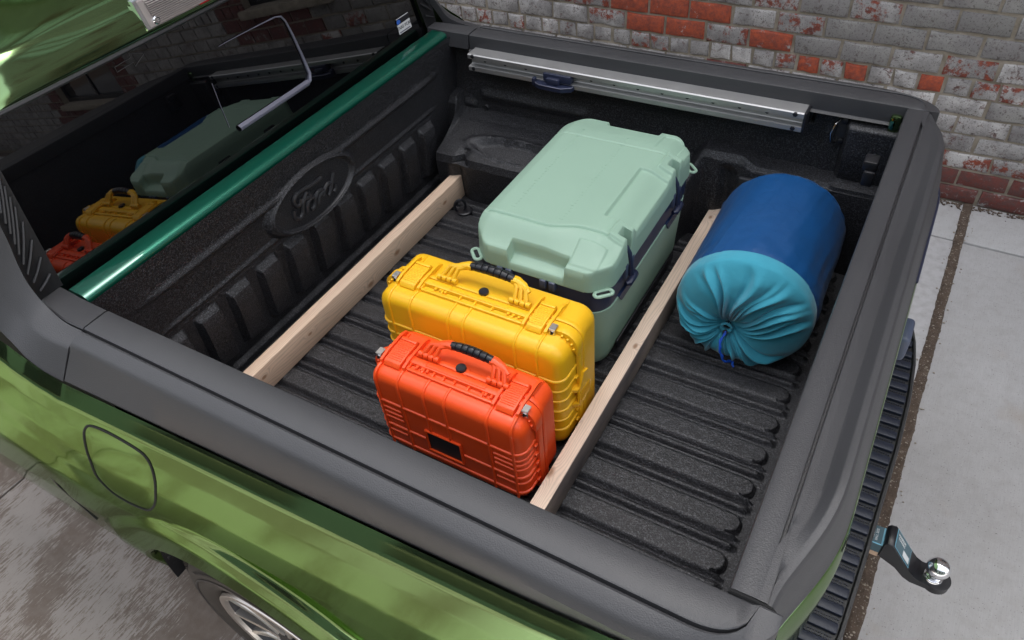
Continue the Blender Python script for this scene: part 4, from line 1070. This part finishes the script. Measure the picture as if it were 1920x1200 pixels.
    bm = B(); lathe(bm, [(.019, h-.003), (.019, h+.0022), (0, h+.0022)], 28, Matrix.Translation((vx+.002, vy-.002, 0))); P('valve_seat', bm)
    bm = B(); nn = 36; rings = []
    for (r, z) in ((.0125, h+.002), (.0128, h+.009), (.0118, h+.0105), (.006, h+.0102), (0.0001, h+.0102)):
        rings.append([bm.verts.new((vx+(r+(.0006 if k % 2 else 0))*math.cos(2*PI*k/nn), vy+(r+(.0006 if k % 2 else 0))*math.sin(2*PI*k/nn), z)) for k in range(nn)])
    for a, b in zip(rings, rings[1:]):
        for k in range(nn): bm.faces.new((a[k], a[(k+1) % nn], b[(k+1) % nn], b[k]))
    P('pressure_valve', bm, MT['black'])
    # long raised lip in front of the handle and outlined nameplate
    bm = B(); box(bm, lx[0][1]+.016, lx[1][0]-.016, ps-.046, ps-.036, h-.010, h+.0012, .003); P('front_lip', bm, par=near)
    nx0, nx1 = vx-.085, vx+.085
    bm = B(); pl_ = [(nx0, ps-.018, h+.004), (nx1, ps-.018, h+.004), (nx1, ps-.002, h+.004), (nx0, ps-.002, h+.004), (nx0, ps-.018, h+.004)]; tube(bm, pl_, .0009, 5); P('nameplate_outline', bm)
    # hinge-side knob row on the far top edge
    for t in (lx[0][0]-.0, lx[1][1]+.012):
        bm = B(); tube(bm, [(t, ps+.02, h-.003), (t, d-.03, h-.003), (t, d-.012, h-.010)], .0035, 8); P('top_rib', bm, par=far)
    # small pegs round the corner of the near shell rim
    for sgn, cxc in ((-1, rc), (1, w-rc)):
        for k in range(4):
            bm = B(); an = R(78-24*k); r = rc-.004; box(bm, cxc+sgn*r*math.cos(an)-.003, cxc+sgn*r*math.cos(an)+.003, ps-.040, ps-.022, h-rc+r*math.sin(an)-.003, h-rc+r*math.sin(an)+.003, .0015); P('peg', bm, par=near)
        for k in range(5): bm = B(); box(bm, (w-.006 if sgn > 0 else .002), (w-.002+.003 if sgn > 0 else .006), ps-.036, ps-.022, h*(.62-.11*k)-.003, h*(.62-.11*k)+.003, .0015); P('peg', bm, par=near)
    return c, P, w, d, h
og = dict(latch=((.600, .648), (.924, .970)), mid=(.735, .795), hz=(.66, .16), hcut=((.36, .712, .830),), hside=(.58, .52, .46, .28), nubs=(.665, .705, .735, .765, .795, .835, .875),
          grip=(.752, .868), py=.352, gy=.385, hz_grip=.362, knuckle=(.700, .898), valve=(.790, .357), slotm=MT['orange'], midstop=.158)
case(.558, 1.012, .260, .430, .320, MT['orange'], 'orange_case', 'small orange hard case with a black handle, nearest the rail', og)
yl_ = dict(latch=((.514, .561), (.894, .936)), mid=(.690, .735), hz=(.72, .42, .22), hside=(.62, .52, .32), nubs=(.575, .635, .690, .735, .785, .845),
          grip=(.684, .812), py=.560, gy=.597, hz_grip=.426, knuckle=(.628, .846), valve=(.739, .560), slotm=MT['yellow'])
yc, YP, yw, yd, yh = case(.456, 1.020, .452, .648, .382, MT['yellow'], 'yellow_case', 'larger yellow hard case standing between the orange case and the cooler', yl_)
# label window on the front of the orange case
oc = [o for o in bpy.data.objects if o.name == 'orange_case'][0]
def fl(name, a, b, c, d, y0, y1, m, par=oc):
    bm = B(); box(bm, a-.558, b-.558, y0-.260, y1-.260, c-ZF-.002, d-ZF-.002, .0012, 1); return fin(name, bm, m, par)
fr = B()
for (a, b, c, d) in ((.716, .826, 1.006, 1.011), (.716, .826, 1.085, 1.090), (.716, .721, 1.011, 1.085), (.821, .826, 1.011, 1.085)): box(fr, a-.558, b-.558, .0005, .0125, c-ZF-.002, d-ZF-.002, .0015, 1)
for v in fr.verts: v.co.y -= .0065
lf = fin('label_frame', fr, MT['orange'], oc); fl('black_label', .721, .821, 1.011, 1.085, 0.2585, .2615, MT['black'], lf)
# carrying handle on the right end of the yellow case
bm = B(); poly = [(.030, .205), (.072, .250), (.118, .262), (.150, .215), (.152, .170), (.118, .128), (.072, .140), (.030, .150)]
for (zlo, zhi) in ((.196, .206), (.140, .150)): 
    prism(bm, [(yw+.001, .045), (yw+.020, .055), (yw+.024, .085), (yw+.018, .120), (yw+.001, .135)], zlo, zhi, 'z')
prism(bm, [(.060, .146), (.115, .146), (.128, .175), (.110, .236), (.085, .245), (.060, .200)], yw+.016, yw+.023, 'x')
for k in range(8): box(bm, yw+.022, yw+.0255, .066+k*.0065, .069+k*.0065, .155, .190, .0008, 1)
for v in bm.verts: v.co.x -= .012
fin('side_handle', bm, MT['yellow'], yc)

# ================================================================ COOLER
X0, Y0 = .585, .722; CW, CL = .420, .682
ck = empty('cooler', (X0, Y0, ZF+.002), 'large sage green cooler with a navy band and dark side latches', 'cooler')
Zc = lambda z: z-ZF-.002
def KP(n, bm, m=MT['sage'], par=ck, sh=35): return fin(n, bm, m, par, sh)
def rrect(w, l, r, n, o=0, cx=0, cy=0, ch=False):
    return [(cx+x, cy+y) for x, y in rr_path(w, l, r, n, o)]
def stack(name, levels, m, sh=40, par=ck, n=8):
    bm = B(); rings = []
    for (z, ins, r) in levels: rings.append([bm.verts.new((x+ins, y+ins, z)) for x, y in rr_path(CW-2*ins, CL-2*ins, r, n)])
    for a, b in zip(rings, rings[1:]):
        k_ = len(a)
        for k in range(k_): bm.faces.new((a[k], a[(k+1) % k_], b[(k+1) % k_], b[k]))
    bm.faces.new(rings[0][::-1]); bm.faces.new(rings[-1]); return KP(name, bm, m, par, sh)
stack('body', [(.012, .040, .06), (.014, .032, .06), (.022, .027, .062), (.05, .022, .064), (.15, .016, .066), (Zc(1.168), .0095, .068), (Zc(1.176), .009, .068), (Zc(1.178), .011, .066)], MT['sage'])
stack('band', [(Zc(1.165), .014, .066), (Zc(1.20), .0085, .066), (Zc(1.268), .006, .066)], MT['navyb'])
bm = B()
for x in (.04, CW-.085): 
    for y in (.05, CL-.10): box(bm, x, x+.045, y, y+.05, 0, .02, .006)
KP('foot', bm, MT['black'])
bm = B(); box(bm, CW-.020, CW-.0135, .12, CL-.10, .018, .052, .003); KP('side_slot', bm, MT['black'])
# the band bites down into the body round each latch
LY = (.882-Y0, 1.238-Y0)
# lid as a fine relief
LW, LL = CW, CL
def chamf_sd(x, y):
    # signed distance (inside positive) to a rectangle with big chamfered, softened corners
    dx = min(x, LW-x); dy = min(y, LL-y)
    c = .050; dc = (dx+dy-c)/math.sqrt(2)
    k = .012
    m_ = min(dx, dy)
    h_ = max(0, k-abs(m_-dc))/k; return min(m_, dc)-h_*h_*k*.25
def rbox(x, y, x0, x1, y0, y1, s=.004):
    return ss(x0-s, x0+s, x)*ss(x1+s, x1-s, x)*ss(y0-s, y0+s, y)*ss(y1+s, y1-s, y)
ZT = Zc(1.372); ZB = Zc(1.262)
def lid_z(x, y):
    d = chamf_sd(x, y)
    # hand notches in the near and far ends
    nt = rbox(x, y, .125, .300, -1, .026, .006); 
    z = ZT
    # near and far ends slope down, long sides have a soft shoulder
    ny = y; fy = LL-y
    gy_ = .095+.035*ss(.22, .30, x)
    z -= .048*ss(gy_, .0, ny)**1.0*1.0
    z -= .018*ss(.115, .0, fy)
    z -= .026*ss(.075, .0, LW-x)*ss(.02, .10, ny) + .010*ss(.04, .0, x)
    # cross groove at the near end and faint one at the far end
    yg = .093+.030*ss(.20, .30, x)
    z -= .0085*math.exp(-((y-yg)/.0034)**2)*ss(.006, .02, x)
    z -= .0025*math.exp(-((y-(LL-.142))/.003)**2)
    # raised near corner pad, long recessed panel on the latch side
    z -= .0095*rbox(x, y, .328, LW+.1, .195, .445, .0030)
    z += .0028*rbox(x, y, .300, .392, .022, .092, .004)*0
    z += .0032*rbox(x, y, .306, .385, .018, .088, .0022)
    z -= .0040*(rbox(x, y, .322, .392, LL-.115, LL-.02, .0025))
    # shoulders beside the latches stand a little proud
    for ly in LY: z += .010*rbox(x, y, LW-.050, LW+.02, ly-.042, ly+.042, .003); z -= .055*rbox(x, y, LW-.028, LW+.03, ly-.015, ly+.015, .0025)
    z -= .040*rbox(x, y, .128, .298, -.05, .036, .0035)
    z -= .030*rbox(x, y, .128, .298, LL-.026, LL+.05, .006)
    # side wall
    r = .013; 
    if d < r: t = max(0, (r-d)/r); z = min(z, z-.010*(1-math.sqrt(max(0, 1-t*t)))*1.0)
    if d < .0045: z = lerp(ZB, z-.004, ss(-.001, .0045, d))
    return z
def lid():
    st = .0023; nx = int(LW/st); ny = int(LL/st); idx = {}; vs = []; fs = []
    inside = {}
    for i in range(nx+1):
        for j in range(ny+1):
            x, y = i*LW/nx, j*LL/ny; inside[i, j] = chamf_sd(x, y) > -.0035
    def vid(i, j):
        if (i, j) in idx: return idx[i, j]
        x, y = i*LW/nx, j*LL/ny; d = chamf_sd(x, y)
        if d < .0016:
            e = 1e-4; g = Vector((chamf_sd(x+e, y)-chamf_sd(x-e, y), chamf_sd(x, y+e)-chamf_sd(x, y-e), 0))
            if g.length > 0: g.normalize(); x += g.x*(0-d); y += g.y*(0-d)
            vs.append((x, y, ZB))
        else: vs.append((x, y, lid_z(x, y)))
        idx[i, j] = len(vs)-1; return idx[i, j]
    for i in range(nx):
        for j in range(ny):
            if inside[i, j] and inside[i+1, j] and inside[i, j+1] and inside[i+1, j+1]: fs.append((vid(i, j), vid(i+1, j), vid(i+1, j+1), vid(i, j+1)))
    me = bpy.data.meshes.new('lid'); me.from_pydata(vs, [], fs); return link('lid', me, MT['sage'], ck, 70)
ld = lid()
# skirt below the lid
bm = B(); C_ = .052
oct_ = [(C_+.002, .004), (LW-C_-.002, .004), (LW-.004, C_+.002), (LW-.004, LL-C_-.002), (LW-C_-.002, LL-.004), (C_+.002, LL-.004), (.004, LL-C_-.002), (.004, C_+.002)]
prism(bm, oct_, ZB-.006, ZB+.001); bmesh.ops.bevel(bm, geom=[e for e in bm.edges if abs(e.verts[0].co.z-e.verts[1].co.z) > .004], offset=.012, segments=3, affect='EDGES'); KP('lid_skirt', bm, par=ld)
# corner eyelets
for (x, y, a) in ((.012, .020, 45), (LW-.014, .018, -45), (LW-.010, LL-.022, 45), (.012, LL-.020, -45)):
    M_ = Matrix.Translation((x, y, ZB-.001)) @ Matrix.Rotation(R(-a if False else (a if a != 45 or x > .2 else 45)), 4, 'Z')
    aa = {(True, True): 135, (False, True): 45, (False, False): 135, (True, False): 45}[(x < .2, y < .3)]
    M_ = Matrix.Translation((x, y, ZB-.001)) @ Matrix.Rotation(R(aa), 4, 'Z')
    bm = B(); L_ = .030
    pts = [M_ @ Vector(p) for p in ([(L_*.5+.010*math.cos(R(t)), .010*math.sin(R(t)), 0) for t in range(-90, 91, 30)]+[(-L_*.5+.010*math.cos(R(t)), .010*math.sin(R(t)), 0) for t in range(90, 271, 30)])]
    tube(bm, pts+[pts[0]], .0055, 8, cap=False, flat=.75); KP('eyelet', bm, par=ld)
    bm = B(); prism(bm, [(-.017, -.0065), (.017, -.0065), (.017, .0065), (-.017, .0065)], -.003, .0015); bmesh.ops.transform(bm, matrix=M_, verts=bm.verts); KP('eyelet_slot', bm, MT['black'], ld)
# embossed measuring ticks
bm = B()
for (xx, n0) in ((.085, 34), (.235, 34)):
    for k in range(n0): y = .13+k*.0135; L_ = .012 if k % 5 == 0 else .007; box(bm, xx-L_, xx, y, y+.0016, ZT-.001, ZT+.0006)
KP('raised_ticks', bm, par=ld)
# latches
for ly in LY:
    bm = B(); xo = LW-.010
    tube(bm, [(xo-.016, ly, Zc(1.312)), (xo-.004, ly, Zc(1.309)), (xo+.006, ly, Zc(1.293)), (xo+.010, ly, Zc(1.27)), (xo+.012, ly, Zc(1.245)), (xo+.014, ly, Zc(1.222))], [.008, .010, .0085, .008, .008, .009], 10)
    tube(bm, [(xo+.012, ly-.030, Zc(1.210)), (xo+.018, ly-.022, Zc(1.208)), (xo+.020, ly, Zc(1.214)), (xo+.018, ly+.022, Zc(1.208)), (xo+.012, ly+.030, Zc(1.210))], [.007, .010, .011, .010, .007], 10)
    lt = KP('latch', bm, MT['navy'])
    bm = B()
    for s in (-1, 1):
        box(bm, xo-.012, xo+.012, ly+s*.021-.009, ly+s*.021+.009, Zc(1.222), Zc(1.272), .004)
    KP('latch_cheek', bm, MT['navyl'])
    bm = B(); prism(bm, [(ly-.055, Zc(1.179)), (ly+.055, Zc(1.179)), (ly+.035, Zc(1.150)), (ly-.035, Zc(1.150))], xo-.004, xo+.0045, 'x'); KP('band_tab', bm, MT['navyb'])
# hinges at the near end showing above the yellow case
for x in (.09, .118, .225, .253): bm = B(); box(bm, x, x+.020, -.006, .012, Zc(1.232), Zc(1.262), .004); KP('handle_socket', bm, MT['navyl'])
for y in (.2, .46):
    bm = B(); box(bm, -.010, .012, y, y+.06, Zc(1.235), Zc(1.30), .004); KP('hinge', bm, MT['black'])

# ================================================================ SLEEPING BAG
sb = empty('sleeping_bag', (1.302, .962, ZF), 'rolled sleeping bag in a blue stuff sack with gathered teal end', 'sleeping bag', rz=R(1.2))
def SP(n, me_or, m, sh=60): return me_or
BR = .188; BL = .515
def bag_r(a, y):
    """radius at angle a (0 = +x, 90deg = up); flattened where it rests on the bed"""
    r = BR*(1+.012*math.sin(2*a+.6)+.008*math.sin(3*a+y*9))
    zc = r*math.sin(a)
    flat = -.168
    if zc < flat: r = lerp(r, flat/math.sin(a), .85)
    return r
def blue(u, v):
    a = 2*PI*u; y = .055+v*(BL-.055)
    e = ss(.90, 1.0, v); r = bag_r(a, y)*(1.006-.010*ss(0.0, .06, .06-v if v < .06 else 0))
    r += .0035*noise.noise(Vector((math.cos(a)*2.2, math.sin(a)*2.2, y*7)))+.0012*noise.noise(Vector((math.cos(a)*7, math.sin(a)*7, y*5)))
    r += .0035*noise.noise(Vector((math.cos(a)*3, math.sin(a)*3, y*22)))*ss(.45, 0, v)+.0018*noise.noise(Vector((a*9+y*8, y*6, 2)))
    r *= math.sqrt(max(0, 1-((v-.86)/.145)**2)) if v > .86 else 1
    r += -.004*ss(.02, 0, v)
    if v > .86: r += .006*noise.noise(Vector((a*3.2, v*20, 0)))
    return Vector((r*math.cos(a), y+ (.0), .170+r*math.sin(a)))
o = gobj('blue_sack', 200, 110, blue, MT['blue'], sb, 80, True)
random.seed(4)
GX, GZ = -.030, -.047      # where the drawcord gathers the cloth, off the centre
pl_a = sorted([random.uniform(0, 2*PI) for _ in range(52)]); pl_h = [random.uniform(.55, 1.3) for _ in pl_a]; pl_w = [random.uniform(.026, .075) for _ in pl_a]; pl_l = [random.uniform(.7, 2.1) for _ in pl_a]
def teal(u, v):
    a = 2*PI*u
    # v: 0 at the gather hole, .8 at the rim of the face, 1 at the seam with the blue cloth
    R0 = bag_r(a, 0)*1.002
    ex, ez = R0*math.cos(a), R0*math.sin(a)
    if v < .80:
        t = v/.80; t2 = t**.9
        hole = .010
        gx, gz = GX+hole*math.cos(a), GZ+hole*math.sin(a)
        # direction seen from the gather point
        x = lerp(gx, ex, t2); z = lerp(gz, ez, t2)
        edge = ss(.80, 1.0, t)
        y = .030*(1-math.sqrt(max(0, 1-t**5))) - .020*math.sin(PI*min(1, t*1.02))**1.2 + .020*math.exp(-(t/.13)**2)
        ph = 0; 
        ga = math.atan2(z-GZ, x-GX)
        for pa, hh, pw, pl in zip(pl_a, pl_h, pl_w, pl_l):
            d = (ga-pa+PI) % (2*PI)-PI; d += .10*math.sin(t*5+pa*3)
            wdt = pw*(.55+.9*t)*(1.0)
            amp = hh*math.exp(-((t-.34*pl)/(.36*pl))**2); q = d/wdt
            ph += amp*(math.exp(-q*q)-.42*math.exp(-((q-1.5)**2)))
        fine = math.sin(ga*34+math.sin(ga*5)*2)*math.exp(-((t-.10)/.13)**2)
        y -= .0125*ph*(1-edge*.88) + .0028*fine
        y -= .004*noise.noise(Vector((x*22, z*22, 3)))*t
        return Vector((x, y, .170+z))
    t = (v-.80)/.20; y = .030+t*.036; r = R0*(1.0+.006*math.sin(PI*t)); r += .0022*noise.noise(Vector((math.cos(a)*7, math.sin(a)*7, y*14)))*(1-t)
    r += .005*ss(.6, 1, t)*0
    return Vector((r*math.cos(a), y, .170+r*math.sin(a)))
gobj('teal_end', 520, 120, teal, MT['teal'], sb, 80, False)
bm = B()
for rr, yy, w_ in ((.0135, .004, .0035), (.0150, .000, .003)):
    pts = [(GX+(rr+.0012*math.sin(k*1.9))*math.cos(2*PI*k/60), yy-.001+.002*math.sin(k*1.3), .170+GZ+(rr+.0012*math.sin(k*1.9))*math.sin(2*PI*k/60)) for k in range(61)]
    tube(bm, pts, w_, 6, cap=False)
fin('drawcord_casing', bm, MT['teal'], sb)
bm = B(); lathe(bm, [(.012, 0), (.0, .0005)], 20, Matrix.Translation((GX, .012, .170+GZ)) @ Matrix.Rotation(R(90), 4, 'X')); fin('gather_hole', bm, MT['roomdark'], sb)
bm = B(); box(bm, GX-.007, GX+.007, -.010, .004, .170+GZ-.024, .170+GZ-.010, .003); fin('cord_lock', bm, MT['capdark'], sb)
cpts = cat([(GX, -.006, .170+GZ-.012), (GX-.003, -.036, .170+GZ-.040), (GX+.006, -.042, .170+GZ-.070), (GX+.018, -.038, .170+GZ-.098), (GX+.034, -.016, .010), (GX+.044, -.030, .005)], 8)
bm = B(); tube(bm, cpts, .0028, 8); tube(bm, [p+Vector((.004*math.sin(i*.8), .001, .002)) for i, p in enumerate(cpts)], .0022, 8); fin('drawcord', bm, MT['cord'], sb)
